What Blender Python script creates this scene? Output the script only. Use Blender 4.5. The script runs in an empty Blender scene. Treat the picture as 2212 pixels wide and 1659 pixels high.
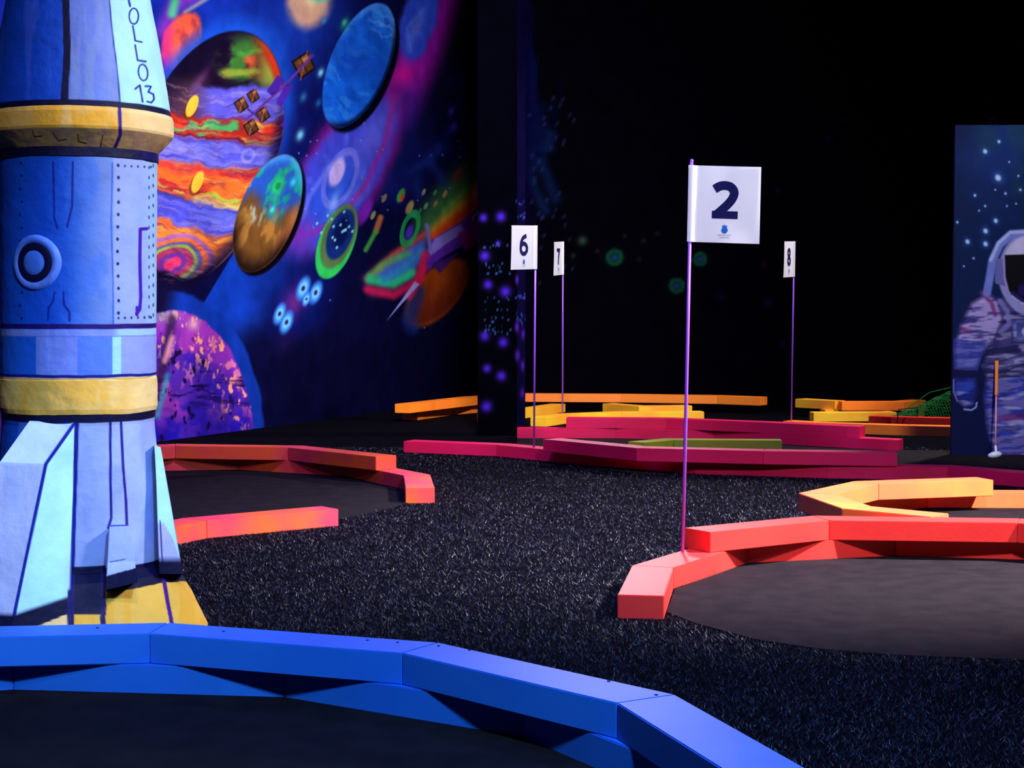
import bpy, bmesh, math, random
import numpy as np
from mathutils import Vector, Matrix

random.seed(7)
RNG = np.random.default_rng(11)
scene = bpy.context.scene
COL = scene.collection

# ------------------------------------------------------------------ camera
FPX, CAMH = 3600.0, 1.15
PITCH = math.atan(168.5 / FPX)
CP, SP = math.cos(PITCH), math.sin(PITCH)


def ray(px, py):
    dx, dy = (px - 1106.0) / FPX, (829.5 - py) / FPX
    return Vector((dx, CP + dy * SP, -SP + dy * CP))


def at_depth(px, py, Y):
    d = ray(px, py)
    t = Y / d.y
    return Vector((d.x * t, Y, CAMH + d.z * t))


def proj(P):
    """layout sheet coordinates of world points (N,3), used to lay out the painted artwork"""
    x, y, z = P[:, 0], P[:, 1], P[:, 2] - CAMH
    zc = y * CP - z * SP
    yc = y * SP + z * CP
    return 1106.0 + FPX * x / zc, 829.5 - FPX * yc / zc


cam_d = bpy.data.cameras.new('camera')
cam_d.sensor_width = 36.0
cam_d.lens = 36.0 * FPX / 2212.0
cam_d.clip_end = 100
cam = bpy.data.objects.new('camera', cam_d)
COL.objects.link(cam)
cam.location = (0, 0, CAMH)
cam.rotation_euler = (math.pi / 2 - PITCH, 0, 0)
scene.camera = cam

# ------------------------------------------------------------------ helpers


def lin(c):
    c = np.asarray(c, float)
    if c.max() > 1.0:
        c = c / 255.0
    return np.where(c <= 0.04045, c / 12.92, ((c + 0.055) / 1.055) ** 2.4)


def tag(o, label=None, cat=None, group=None, kind=None):
    if label: o['label'] = label
    if cat: o['category'] = cat
    if group: o['group'] = group
    if kind: o['kind'] = kind
    return o


def empty(name, loc=(0, 0, 0), rz=0.0):
    o = bpy.data.objects.new(name, None)
    o.location = loc
    o.rotation_euler = (0, 0, rz)
    o.empty_display_size = 0.1
    COL.objects.link(o)
    return o


def mesh_obj(name, verts, faces, mat, parent=None, smooth=False, colors=None):
    me = bpy.data.meshes.new(name)
    me.from_pydata([tuple(v) for v in verts], [], faces)
    if smooth:
        me.polygons.foreach_set('use_smooth', [True] * len(me.polygons))
    if colors is not None:
        a = me.color_attributes.new('paint', 'FLOAT_COLOR', 'POINT')
        rgba = np.ones((len(me.vertices), 4), np.float32)
        rgba[:, :3] = colors
        a.data.foreach_set('color', rgba.ravel())
    me.update()
    me.materials.append(mat)
    o = bpy.data.objects.new(name, me)
    COL.objects.link(o)
    if parent:
        o.parent = parent
    return o


def bm_obj(name, bm, mat, parent=None, smooth=False):
    bmesh.ops.recalc_face_normals(bm, faces=bm.faces)
    me = bpy.data.meshes.new(name)
    bm.to_mesh(me)
    bm.free()
    if smooth:
        me.polygons.foreach_set('use_smooth', [True] * len(me.polygons))
    me.materials.append(mat)
    o = bpy.data.objects.new(name, me)
    COL.objects.link(o)
    if parent:
        o.parent = parent
    return o


def grid_faces(n, m, wrap=False):
    """faces of a grid of m rows by n columns"""
    i = np.arange(n if wrap else n - 1)
    j = np.arange(m - 1)
    I, J = np.meshgrid(i, j)
    I2 = (I + 1) % n
    f = np.stack([J * n + I, J * n + I2, (J + 1) * n + I2, (J + 1) * n + I], -1)
    return f.reshape(-1, 4)


def grid_obj(name, P, n, m, mat, parent=None, colors=None, wrap=False, smooth=True):
    P = np.asarray(P, np.float32)
    F = grid_faces(n, m, wrap).astype(np.int32)
    me = bpy.data.meshes.new(name)
    me.vertices.add(len(P))
    me.vertices.foreach_set('co', P.ravel())
    me.loops.add(F.size)
    me.loops.foreach_set('vertex_index', F.ravel())
    me.polygons.add(len(F))
    me.polygons.foreach_set('loop_start', np.arange(0, F.size, 4, dtype=np.int32))
    me.update(calc_edges=True)
    me.validate()
    if smooth:
        me.polygons.foreach_set('use_smooth', np.ones(len(me.polygons), bool))
    if colors is not None:
        a = me.color_attributes.new('paint', 'FLOAT_COLOR', 'POINT')
        rgba = np.ones((len(P), 4), np.float32)
        rgba[:, :3] = colors
        a.data.foreach_set('color', rgba.ravel())
    me.materials.append(mat)
    o = bpy.data.objects.new(name, me)
    COL.objects.link(o)
    if parent:
        o.parent = parent
    return o


def tube_bm(bm, pts, r, seg=10, r2=None):
    pts = [Vector(p) for p in pts]
    rings = []
    for k, p in enumerate(pts):
        a = pts[max(k - 1, 0)]
        b = pts[min(k + 1, len(pts) - 1)]
        t = (b - a).normalized()
        ref = Vector((1, 0, 0)) if abs(t.x) < 0.8 else Vector((0, 1, 0))
        u = t.cross(ref).normalized()
        v = t.cross(u)
        rr = r if r2 is None else r + (r2 - r) * k / (len(pts) - 1)
        rings.append([bm.verts.new(p + (u * math.cos(q) + v * math.sin(q)) * rr)
                      for q in [2 * math.pi * s / seg for s in range(seg)]])
    for a, b in zip(rings, rings[1:]):
        for s in range(seg):
            bm.faces.new((a[s], a[(s + 1) % seg], b[(s + 1) % seg], b[s]))
    bm.faces.new(rings[0][::-1])
    bm.faces.new(rings[-1])


# ------------------------------------------------------------------ noise and painting
_TAB = np.random.default_rng(5).random((256, 256))


def vnoise(x, y, s=0):
    x = x + 37.3 * s
    y = y + 91.7 * s
    xi, yi = np.floor(x).astype(int), np.floor(y).astype(int)
    fx, fy = x - xi, y - yi
    fx, fy = fx * fx * (3 - 2 * fx), fy * fy * (3 - 2 * fy)
    a = _TAB[yi & 255, xi & 255]
    b = _TAB[yi & 255, (xi + 1) & 255]
    c = _TAB[(yi + 1) & 255, xi & 255]
    d = _TAB[(yi + 1) & 255, (xi + 1) & 255]
    return (a * (1 - fx) + b * fx) * (1 - fy) + (c * (1 - fx) + d * fx) * fy


def fbm(x, y, s=0, o=4):
    t, a, n = 0.0, 0.5, 0.0
    for k in range(o):
        t = t + a * vnoise(x * 2 ** k, y * 2 ** k, s + k)
        n += a
        a *= 0.5
    return t / n


def sstep(a, b, x):
    t = np.clip((x - a) / (b - a), 0, 1)
    return t * t * (3 - 2 * t)


class Paint:
    """paint laid over the vertices of a surface, in the artwork's layout sheet"""

    def __init__(self, P, base):
        self.X, self.Y = proj(np.asarray(P, float))
        self.C = np.tile(np.asarray(base, float) / 255.0, (len(self.X), 1))

    def mix(self, mask, col):
        col = np.asarray(col, float)
        if col.max() > 1.0 or True:
            col = col / 255.0
        m = np.clip(mask, 0, 1)[:, None]
        self.C = self.C * (1 - m) + col * m

    def ell(self, cx, cy, a, b, tilt):
        t = math.radians(tilt)
        dx, dy = self.X - cx, self.Y - cy
        q = dx * math.sin(t) - dy * math.cos(t)      # along the long axis, up
        p = dx * math.cos(t) + dy * math.sin(t)
        return np.sqrt((q / a) ** 2 + (p / b) ** 2), p / b, q / a

    def disc(self, cx, cy, a, b, tilt, col, soft=0.05, k=1.0):
        r, _, _ = self.ell(cx, cy, a, b, tilt)
        self.mix(k * (1 - sstep(1 - soft, 1 + soft, r)), col)

    def glow(self, cx, cy, a, b, tilt, col, k=1.0):
        r, _, _ = self.ell(cx, cy, a, b, tilt)
        self.mix(k * np.exp(-(r * 1.5) ** 2), col)

    def ring(self, cx, cy, a, b, tilt, r0, w, col, k=1.0):
        r, _, _ = self.ell(cx, cy, a, b, tilt)
        self.mix(k * (1 - sstep(w * 0.6, w, np.abs(r - r0))), col)

    def dseg(self, pts):
        d = np.full(len(self.X), 1e9)
        for (x0, y0), (x1, y1) in zip(pts, pts[1:]):
            vx, vy = x1 - x0, y1 - y0
            L = vx * vx + vy * vy + 1e-9
            t = np.clip(((self.X - x0) * vx + (self.Y - y0) * vy) / L, 0, 1)
            d = np.minimum(d, np.hypot(self.X - x0 - t * vx, self.Y - y0 - t * vy))
        return d

    def line(self, pts, w, col, soft=1.2, k=1.0):
        self.mix(k * (1 - sstep(w / 2 - soft / 2, w / 2 + soft, self.dseg(pts))), col)

    def inside(self, pts):
        X, Y = self.X, self.Y
        ins = np.zeros(len(X), bool)
        n = len(pts)
        for i in range(n):
            x0, y0 = pts[i]
            x1, y1 = pts[(i + 1) % n]
            if y0 == y1: continue
            c = ((y0 > Y) != (y1 > Y)) & (X < (x1 - x0) * (Y - y0) / (y1 - y0) + x0)
            ins ^= c
        return ins

    def poly(self, pts, col, k=1.0, soft=2.0):
        d = self.dseg(list(pts) + [pts[0]])
        s = np.where(self.inside(pts), d, -d)
        self.mix(k * sstep(-soft / 2, soft / 2, s), col)

    def linear(self):
        return lin(np.clip(self.C, 1e-4, .9999))


# ------------------------------------------------------------------ materials


def base_mat(name, rough=0.5, spec=0.4):
    m = bpy.data.materials.new(name)
    m.use_nodes = True
    nt = m.node_tree
    b = nt.nodes['Principled BSDF']
    b.inputs['Roughness'].default_value = rough
    b.inputs['Specular IOR Level'].default_value = spec
    return m, nt, b


def paint_mat(name, rgb, rgb2=None, rough=0.45, spec=0.4, scale=6.0, var=0.12, bump=0.03, bscale=60, stretch=(1, 1, 1)):
    """brushed-on paint: one colour, or two brushed into each other, with a little grain"""
    m, nt, b = base_mat(name, rough, spec)
    tc = nt.nodes.new('ShaderNodeTexCoord')
    mp = nt.nodes.new('ShaderNodeMapping')
    mp.inputs['Scale'].default_value = stretch
    nt.links.new(tc.outputs['Object'], mp.inputs['Vector'])
    n = nt.nodes.new('ShaderNodeTexNoise')
    n.inputs['Scale'].default_value = scale
    n.inputs['Detail'].default_value = 5
    nt.links.new(mp.outputs['Vector'], n.inputs['Vector'])
    r = nt.nodes.new('ShaderNodeValToRGB')
    c1 = lin(rgb)
    c2 = lin(rgb2) if rgb2 is not None else c1 * (1 - var)
    r.color_ramp.elements[0].position = 0.38
    r.color_ramp.elements[1].position = 0.64
    r.color_ramp.elements[0].color = (*c1, 1)
    r.color_ramp.elements[1].color = (*c2, 1)
    nt.links.new(n.outputs['Fac'], r.inputs['Fac'])
    nt.links.new(r.outputs['Color'], b.inputs['Base Color'])
    if bump:
        n2 = nt.nodes.new('ShaderNodeTexNoise')
        n2.inputs['Scale'].default_value = bscale
        n2.inputs['Detail'].default_value = 4
        nt.links.new(tc.outputs['Object'], n2.inputs['Vector'])
        bp = nt.nodes.new('ShaderNodeBump')
        bp.inputs['Strength'].default_value = bump
        bp.inputs['Distance'].default_value = 0.01
        nt.links.new(n2.outputs['Fac'], bp.inputs['Height'])
        nt.links.new(bp.outputs['Normal'], b.inputs['Normal'])
    return m


def art_mat(name, rough=0.6, spec=0.25, bump=0.15, bscale=18, dist=0.01, var=0.2, vscale=9):
    """hand-painted surface: the paint layer plus brush variation and plaster bumps"""
    m, nt, b = base_mat(name, rough, spec)
    at = nt.nodes.new('ShaderNodeAttribute')
    at.attribute_name = 'paint'
    tc = nt.nodes.new('ShaderNodeTexCoord')
    n = nt.nodes.new('ShaderNodeTexNoise')
    n.inputs['Scale'].default_value = vscale
    n.inputs['Detail'].default_value = 6
    nt.links.new(tc.outputs['Object'], n.inputs['Vector'])
    mr = nt.nodes.new('ShaderNodeMapRange')
    mr.inputs['From Min'].default_value = 0.3
    mr.inputs['From Max'].default_value = 0.7
    mr.inputs['To Min'].default_value = 1 - var
    mr.inputs['To Max'].default_value = 1 + var * 0.4
    nt.links.new(n.outputs['Fac'], mr.inputs['Value'])
    mx = nt.nodes.new('ShaderNodeMix')
    mx.data_type = 'RGBA'
    mx.blend_type = 'MULTIPLY'
    mx.inputs['Factor'].default_value = 1
    nt.links.new(at.outputs['Color'], mx.inputs[6])
    nt.links.new(mr.outputs['Result'], mx.inputs[7])
    nt.links.new(mx.outputs[2], b.inputs['Base Color'])
    n2 = nt.nodes.new('ShaderNodeTexNoise')
    n2.inputs['Scale'].default_value = bscale
    n2.inputs['Detail'].default_value = 5
    nt.links.new(tc.outputs['Object'], n2.inputs['Vector'])
    bp = nt.nodes.new('ShaderNodeBump')
    bp.inputs['Strength'].default_value = bump
    bp.inputs['Distance'].default_value = dist
    nt.links.new(n2.outputs['Fac'], bp.inputs['Height'])
    nt.links.new(bp.outputs['Normal'], b.inputs['Normal'])
    return m


M = {}
M['wall_art'] = art_mat('mural paint', rough=0.8, spec=0.0, bump=0.1, bscale=12, var=0.25, vscale=5)
M['rocket'] = art_mat('painted plaster', rough=0.6, spec=0.2, bump=0.35, bscale=22, dist=0.012, var=0.14, vscale=8)
M['panel_art'] = art_mat('printed board', rough=0.6, spec=0.15, bump=0.05, var=0.12, vscale=8)
M['black'] = paint_mat('matt black wall', (5, 4, 12), rough=0.9, spec=0.0, bump=0.05)
M['navy'] = paint_mat('dark navy paint', (6, 10, 52), rough=0.6, spec=0.2)
M['purple'] = paint_mat('purple paint', (60, 25, 130), rough=0.6, spec=0.2)
M['blue'] = paint_mat('blue painted timber', (46, 124, 226), (38, 114, 218), rough=0.5, spec=0.25, scale=2.5)
M['red'] = paint_mat('coral red painted timber', (248, 52, 44), (244, 44, 40), rough=0.5, spec=0.5, scale=2.5)
M['peach'] = paint_mat('amber painted timber', (250, 104, 60), (255, 130, 58), rough=0.5, spec=0.5, scale=2.2)
M['orange'] = paint_mat('orange painted timber', (250, 92, 34), (236, 54, 84), rough=0.5, spec=0.5, scale=3.0)  # pink second colour puts the violet light's tint into the paint
M['magenta'] = paint_mat('magenta painted timber', (216, 22, 84), (198, 18, 68), rough=0.55, spec=0.22, scale=2.0)
M['amber'] = paint_mat('orange yellow painted timber', (255, 140, 28), (250, 125, 30), rough=0.5, spec=0.5, scale=1.5)
M['yellow'] = paint_mat('yellow painted timber', (255, 205, 40), (255, 165, 40), rough=0.5, spec=0.5, scale=2.2)
M['lime'] = paint_mat('lime painted timber', (150, 150, 20), (120, 140, 20), rough=0.5, spec=0.5, scale=3)
M['far_red'] = paint_mat('red painted timber', (215, 40, 26), rough=0.5, spec=0.3)
M['felt'] = paint_mat('dark felt', (36, 30, 34), (28, 24, 28), rough=0.95, spec=0.05, scale=9, bump=0.6, bscale=260)
M['ground'] = paint_mat('black turf base', (4, 4, 10), (9, 8, 17), rough=0.95, spec=0.02, scale=30, bump=1.0, bscale=160)
M['cloth'] = paint_mat('white flag cloth', (235, 236, 240), rough=0.7, spec=0.2, scale=4, var=0.05, bump=0.03)
_nt = M['cloth'].node_tree
_tr = _nt.nodes.new('ShaderNodeBsdfTranslucent')
_tr.inputs['Color'].default_value = (.8, .8, .86, 1)
_mx = _nt.nodes.new('ShaderNodeMixShader')
_mx.inputs[0].default_value = .4
_nt.links.new(_nt.nodes['Principled BSDF'].outputs[0], _mx.inputs[1])
_nt.links.new(_tr.outputs[0], _mx.inputs[2])
_nt.links.new(_mx.outputs[0], _nt.nodes['Material Output'].inputs['Surface'])
M['ink'] = paint_mat('dark blue print', (8, 10, 70), rough=0.7, spec=0.1, bump=0)
M['logo'] = paint_mat('blue print', (20, 85, 175), rough=0.7, spec=0.1, bump=0)
M['pale_ink'] = paint_mat('grey print', (120, 125, 165), rough=0.7, spec=0.1, bump=0)
M['pole'] = paint_mat('violet lacquered pole', (150, 85, 225), rough=0.35, spec=0.5, bump=0)
M['grip'] = paint_mat('orange rubber grip', (255, 150, 55), rough=0.6, spec=0.2, bump=0)
M['shaft'] = paint_mat('pinkish steel shaft', (240, 160, 150), rough=0.3, spec=0.5, bump=0)
M['white'] = paint_mat('white putter head', (230, 230, 236), rough=0.35, spec=0.5, bump=0)
M['net'] = paint_mat('green net', (20, 110, 40), rough=0.7, spec=0.2, bump=0)
M['wire'] = paint_mat('black wire', (20, 18, 16), rough=0.5, spec=0.5, bump=0)
M['screw'] = paint_mat('dark screw hole', (14, 24, 70), rough=0.7, spec=0.1, bump=0)


def turf_mat():
    m, nt, b = base_mat('black turf blades', 0.42, 0.35)
    g = nt.nodes.new('ShaderNodeNewGeometry')
    r = nt.nodes.new('ShaderNodeValToRGB')
    r.color_ramp.elements[0].color = (0.0025, 0.0025, 0.006, 1)
    r.color_ramp.elements[1].color = (0.042, 0.036, 0.072, 1)
    r.color_ramp.elements[0].position = 0.45
    nt.links.new(g.outputs['Random Per Island'], r.inputs['Fac'])
    nt.links.new(r.outputs['Color'], b.inputs['Base Color'])
    return m


M['turf'] = turf_mat()

# ------------------------------------------------------------------ the room
CEIL = 5.3
WALL_K = 0.394


def wall_x(y):
    return -3.0 + (y - 14.1) * WALL_K


def paint_mural(P):
    a = Paint(P, (9, 8, 46))
    X, Y = a.X, a.Y
    wob = lambda s, f=0.02: (fbm(X * f, Y * f, s) - 0.5) * 2
    # deep space wash
    a.mix(0.75 * sstep(980, 520, X) * sstep(760, 120, Y), (13, 20, 104))
    a.mix(0.9 * sstep(0.35, 0.75, fbm(X * .006, Y * .006, 3)) * sstep(900, 420, X) * sstep(520, 0, Y), (14, 34, 140))
    a.glow(640, 60, 190, 130, 30, (18, 52, 160), .9)
    a.glow(470, 40, 170, 90, 60, (16, 44, 150), .8)
    a.mix(0.55 * sstep(0.5, 0.7, fbm(X * .011 + 5, Y * .008, 9)) * sstep(850, 960, X) * sstep(560, 200, Y), (16, 24, 96))
    a.mix(0.8 * sstep(960, 1000, X) * sstep(200, 60, Y), (5, 4, 24))
    a.line([(1000, -20), (905, 210), (860, 330)], 60, (4, 4, 20), soft=50, k=.8)
    a.line([(1040, -20), (1000, 80)], 60, (4, 4, 16), soft=50, k=.8)
    # magenta and lavender galaxy stripe
    a.line([(955, -20), (905, 120), (850, 240)], 70, (150, 22, 170), soft=40, k=.9)
    a.glow(870, 165, 55, 34, 25, (205, 18, 150), .95)
    r, p, q = a.ell(902, 48, 95, 40, 14)
    a.mix(1 - sstep(.75, 1.1, r + .15 * wob(4, .04)), (42, 70, 205))
    a.glow(898, 62, 60, 16, 20, (96, 120, 225), .7)
    a.line([(915, 20), (880, 60), (886, 110)], 5, (80, 110, 225), 6, .6)
    a.line([(870, 230), (880, 320), (850, 400)], 60, (18, 30, 120), soft=50, k=.55)
    r, p, q = a.ell(742, 372, 208, 84, 30)
    a.mix(.85 * (1 - sstep(.85, 1.22, r + .1 * wob(5))), (120, 24, 130))
    a.mix(1 - sstep(.72, 1.02, r + .12 * wob(6)), (60, 64, 196))
    a.mix(.8 * (1 - sstep(.2, .9, np.hypot(p - .1, q + .35))), (34, 78, 205))
    a.mix(.7 * (1 - sstep(.05, .55, np.hypot(p - .2, q - .45))), (92, 92, 215))
    a.mix(.5 * sstep(.52, .62, fbm(X * .03, Y * .015, 12)) * (1 - sstep(.7, .95, r)), (88, 100, 220))
    a.ring(735, 385, 62, 30, 22, 1.0, .18, (120, 120, 226), .6)
    a.line([(755, 330), (712, 360), (668, 425), (655, 470)], 5, (110, 120, 225), 7, .6)
    a.disc(728, 372, 32, 15, 20, (182, 160, 226), .25)
    a.line([(1004 - 330 + 0, 505), (735, 470), (790, 400), (835, 300), (850, 210)], 7, (150, 28, 130), 9, .7)
    a.glow(650, 510, 60, 44, 30, (112, 38, 150), .9)
    a.glow(720, 440, 46, 14, 20, (120, 160, 235), .8)
    # cream planet on top edge
    r, p, q = a.ell(668, 0, 72, 56, 10)
    a.mix(1 - sstep(.55, 1.1, r + .12 * wob(7, .03)), (196, 148, 128))
    a.glow(672, -8, 40, 34, 0, (235, 200, 150), .9)
    a.glow(690, -2, 10, 26, 0, (60, 200, 160), .9)
    # coral planet behind the rocket
    a.line([(352, 70), (375, 14), (420, -8)], 18, (120, 40, 150), 24, .8)
    a.line([(372, 30), (378, 2)], 12, (60, 170, 110), 12, .9)
    a.line([(400, 26), (452, -6)], 5, (130, 130, 130), 6, .8)
    r, p, q = a.ell(392, 88, 64, 40, 22)
    a.mix(1 - sstep(.86, 1.1, r + .1 * wob(8, .05)), (206, 74, 52))
    a.mix(.7 * (1 - sstep(.8, 1, r)) * sstep(.45, .7, fbm(X * .04, Y * .025, 10)), (120, 36, 56))
    a.mix(.8 * (1 - sstep(.9, 1.1, r)) * sstep(.2, .9, -p - q * .6), (190, 40, 120))
    a.glow(352, 150, 40, 26, 20, (130, 30, 150), .8)
    # the banded giant
    r, p, q = a.ell(440, 345, 290, 152, 20)
    ins = 1 - sstep(.985, 1.015, r)
    a.mix(.85 * (1 - sstep(1.0, 1.22, r)) * sstep(-.2, .7, q), (22, 74, 190))
    a.mix(ins, (12, 8, 40))
    wy = Y + 14 * wob(21, .016) + 8 * wob(22, .05) - 0.10 * (X - 470) + 16 * ((X - 480) / 130) ** 2

    def band(y0, y1, col, k=1., e=7):
        a.mix(ins * k * sstep(y0 - e, y0 + e, wy) * (1 - sstep(y1 - e, y1 + e, wy)), col)

    st = fbm(X * .010 + wob(23, .02) * .6, wy * .07, 24)
    st2 = fbm(X * .016, wy * .05, 27)
    band(40, 185, (22, 10, 34))
    jn = fbm(X * .03, Y * .045, 28)
    a.mix(ins * .9 * (1 - sstep(.4, 1.1, np.hypot((X - 535) / 82, (Y - 128) / 62))) * sstep(.3, .6, jn), (56, 116, 44))
    a.mix(ins * .9 * (1 - sstep(.6, 1, np.hypot((X - 556) / 52, (Y - 112) / 22))) * sstep(.3, .6, st2), (70, 160, 60))
    a.mix(ins * .95 * (1 - sstep(.5, 1.0, np.hypot((X - 556) / 40, (Y - 144) / 38) + .8 * (jn - .5))), (84, 20, 30))
    a.mix(ins * .9 * (1 - sstep(.2, 1.0, np.hypot((X - 538) / 26, (Y - 128) / 20) + 1.4 * (jn - .5))), (206, 86, 50))
    a.mix(ins * .9 * (1 - sstep(.3, 1.0, np.hypot((X - 518) / 56, (Y - 158) / 17) + 1.2 * (jn - .5))), (140, 156, 52))
    a.mix(ins * sstep(.85, .97, r) * sstep(600, 560, Y) * sstep(530, 590, X) * sstep(230, 170, Y), (190, 50, 26))
    a.mix(ins * .8 * (1 - sstep(.05, .12, np.abs(r - .84))) * sstep(540, 585, X) * sstep(220, 170, Y), (150, 170, 60))
    band(186, 262, (84, 80, 196))
    a.mix(ins * .8 * sstep(186, 192, wy) * sstep(262, 255, wy) * sstep(.45, .7, st), (116, 108, 214))
    a.mix(ins * .9 * sstep(470, 395, X) * sstep(150, 180, Y) * sstep(300, 270, Y), (74, 44, 44))
    a.glow(430, 175, 45, 14, 35, (150, 80, 150), .55)
    band(257, 312, (156, 36, 30))
    band(257, 305, (212, 132, 40), .95 * 1, 5) if False else None
    m = ins * sstep(257, 264, wy) * (1 - sstep(300, 312, wy))
    a.mix(m * sstep(.42, .6, st), (206, 160, 60))
    a.mix(m * sstep(.5, .66, st2), (196, 44, 26))
    a.mix(m * sstep(.55, .68, fbm(X * .02, wy * .06, 31)), (70, 150, 80))
    a.mix(ins * .95 * (1 - sstep(.4, 1, np.hypot((X - 588) / 34, (Y - 283) / 17))), (214, 42, 28))
    band(306, 372, (74, 74, 188))
    a.mix(ins * .8 * sstep(306, 316, wy) * sstep(372, 362, wy) * sstep(.42, .66, st), (112, 112, 212))
    a.ring(536, 336, 16, 13, 30, .9, .3, (128, 128, 216), .6)
    a.mix(ins * .7 * sstep(306, 300, wy) * sstep(296, 303, wy), (16, 10, 50))
    band(366, 442, (214, 96, 36))
    m = ins * sstep(366, 374, wy) * (1 - sstep(434, 444, wy))
    a.mix(m * sstep(.46, .62, st), (236, 150, 60))
    a.mix(m * sstep(.52, .64, st2), (170, 40, 40))
    a.mix(m * .9 * sstep(.56, .7, fbm(X * .018, wy * .08, 33)), (150, 170, 60))
    a.mix(m * .8 * sstep(398, 372, wy) * sstep(520, 430, X), (196, 34, 50))
    a.mix(ins * .85 * sstep(430, 438, wy) * (1 - sstep(444, 452, wy)) * sstep(400, 430, X), (220, 190, 110))
    band(444, 512, (66, 66, 180))
    a.mix(ins * .8 * sstep(444, 452, wy) * sstep(512, 502, wy) * sstep(.44, .66, st), (92, 98, 206))
    band(506, 640, (200, 88, 40))
    m = ins * sstep(506, 514, wy) * (1 - sstep(606, 622, wy))
    sw = np.hypot((X - 372) / 62, (Y - 570) / 46)
    ang = np.arctan2(Y - 570, X - 372)
    a.mix(m * sstep(.45, .6, st), (240, 146, 56))
    a.mix(m * .8 * sstep(.52, .62, st2), (126, 60, 70))
    for rr, col in ((1.65, (230, 120, 40)), (1.42, (150, 90, 150)), (1.2, (226, 100, 40)), (1.02, (70, 70, 150)), (.9, (130, 160, 60)),
                    (.76, (150, 40, 80)), (.5, (90, 40, 130)), (.3, (224, 44, 92))):
        a.mix(ins * (1 - sstep(rr - .06, rr + .08, sw + .1 * np.sin(ang * 2) + .1 * wob(35, .03))), col)
    a.mix(ins * sstep(604, 618, wy + 6 * wob(36, .06)), (14, 8, 34))
    a.mix(ins * .7 * (1 - sstep(.4, 1., np.hypot((X - 430) / 46, (Y - 585) / 20))) * sstep(.4, .6, st2), (96, 104, 60))
    a.mix(ins * .92 * sstep(.78, 1.0, r) * sstep(.1, .6, p) * sstep(180, 300, Y), (10, 8, 44))
    a.mix(ins * .85 * sstep(.55, 1.0, r) * sstep(.1, .55, -p) * sstep(330, 230, Y), (12, 8, 30))
    fs = fbm(X * .022 + 3, wy * .16, 29)
    a.mix(ins * .34 * sstep(.54, .72, fs) * sstep(190, 200, wy), (60, 26, 84))
    a.mix(ins * .2 * sstep(.56, .72, fbm(X * .03 + 8, wy * .2, 30)) * sstep(190, 200, wy), (226, 170, 130))
    a.mix((1 - sstep(.02, .05, np.abs(r - .995))) * sstep(560, 600, Y), (12, 8, 38))
    for cx, cy in ((415, 229), (427, 393)):
        a.disc(cx - 3, cy + 6, 26, 13, 22, (80, 40, 20), .2, .8)
        a.disc(cx, cy, 25, 11, 22, (250, 166, 50), .12)
    # small space station
    br, pu = (84, 48, 28), (66, 34, 150)
    for cx, cy, s in ((656, 140, 27), (521, 226, 17), (547, 207, 15), (568, 247, 17), (542, 275, 18)):
        h = [(cx - s, cy - .25 * s), (cx + .3 * s, cy - 1.12 * s), (cx + s, cy + .3 * s), (cx - .25 * s, cy + 1.2 * s)]
        a.poly(h, (26, 14, 20))
        a.poly([(x * .8 + cx * .2, y * .8 + cy * .2) for x, y in h], br)
        a.glow(cx + .1 * s, cy - .45 * s, .7 * s, .3 * s, 60, (200, 130, 66), .85)
        a.line([(h[0][0] * .5 + h[1][0] * .5, h[0][1] * .5 + h[1][1] * .5), (h[2][0] * .5 + h[3][0] * .5, h[2][1] * .5 + h[3][1] * .5)], 2, (20, 10, 20), 1.5, .8)
        a.line([h[1], h[3]], 1.6, (150, 90, 70), 1.5, .8)
    a.poly([(576, 197), (600, 162), (616, 172), (590, 210)], pu)
    a.poly([(596, 222), (618, 178), (633, 186), (608, 232)], pu)
    a.line([(588, 204), (622, 182)], 3, (40, 20, 100), 2)
    a.line([(530, 260), (610, 190), (675, 120)], 4, (92, 44, 140), 2)
    a.line([(536, 236), (560, 256)], 3, (60, 30, 110), 2)
    # blue gas planet with dark rim
    a.disc(782, 150, 144, 66, 21, (4, 4, 20), .04)
    r, p, q = a.ell(775, 141, 143, 63, 22)
    ins = 1 - sstep(.97, 1.02, r)
    a.mix(ins, (20, 92, 210))
    wq = q + .14 * wob(41, .018) + .05 * np.sin(X * .06)
    a.mix(ins * .7 * sstep(.45, .62, fbm(p * 1.6, wq * 7, 42)), (16, 72, 186))
    a.mix(ins * .5 * sstep(.55, .68, fbm(p * 2, wq * 9, 43)), (50, 130, 226))
    a.mix(ins * .6 * (1 - sstep(.1, .3, np.abs(wq - .05))), (14, 60, 170))
    for o, k, sd in ((.72, .55, 44), (.56, .4, 45), (.82, .45, 46)):
        a.mix(ins * k * sstep(-.5, .3, p) * (1 - sstep(.010, .035, np.abs(q - o - .12 * (p - .3) ** 2 - .22 * (fbm(p * 4, q * 2, sd) - .5)))), (96, 150, 232))
    a.mix(ins * .55 * sstep(.8, 1, r) * sstep(0, .5, q), (80, 140, 226))
    a.mix(ins * .95 * sstep(.86, 1.0, r) * sstep(.05, .7, p - q * .5), (4, 8, 40))
    # green and brown planet
    a.disc(583, 466, 136, 66, 20, (8, 4, 12), .04)
    r, p, q = a.ell(578, 461, 134, 62, 21)
    ins = 1 - sstep(.97, 1.02, r)
    t = fbm(p * 2.4 + 3, q * 2.2, 51, 5)
    a.mix(ins, (104, 66, 30))
    a.mix(ins * sstep(.46, .6, fbm(p * 3, q * 2, 52)) * .9, (156, 106, 46))
    a.mix(ins * sstep(-.1, .28, q + (t - .5) * .7), (34, 74, 168))
    a.mix(ins * .9 * sstep(.5, .6, t) * sstep(-.2, .2, q), (22, 140, 110))
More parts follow.
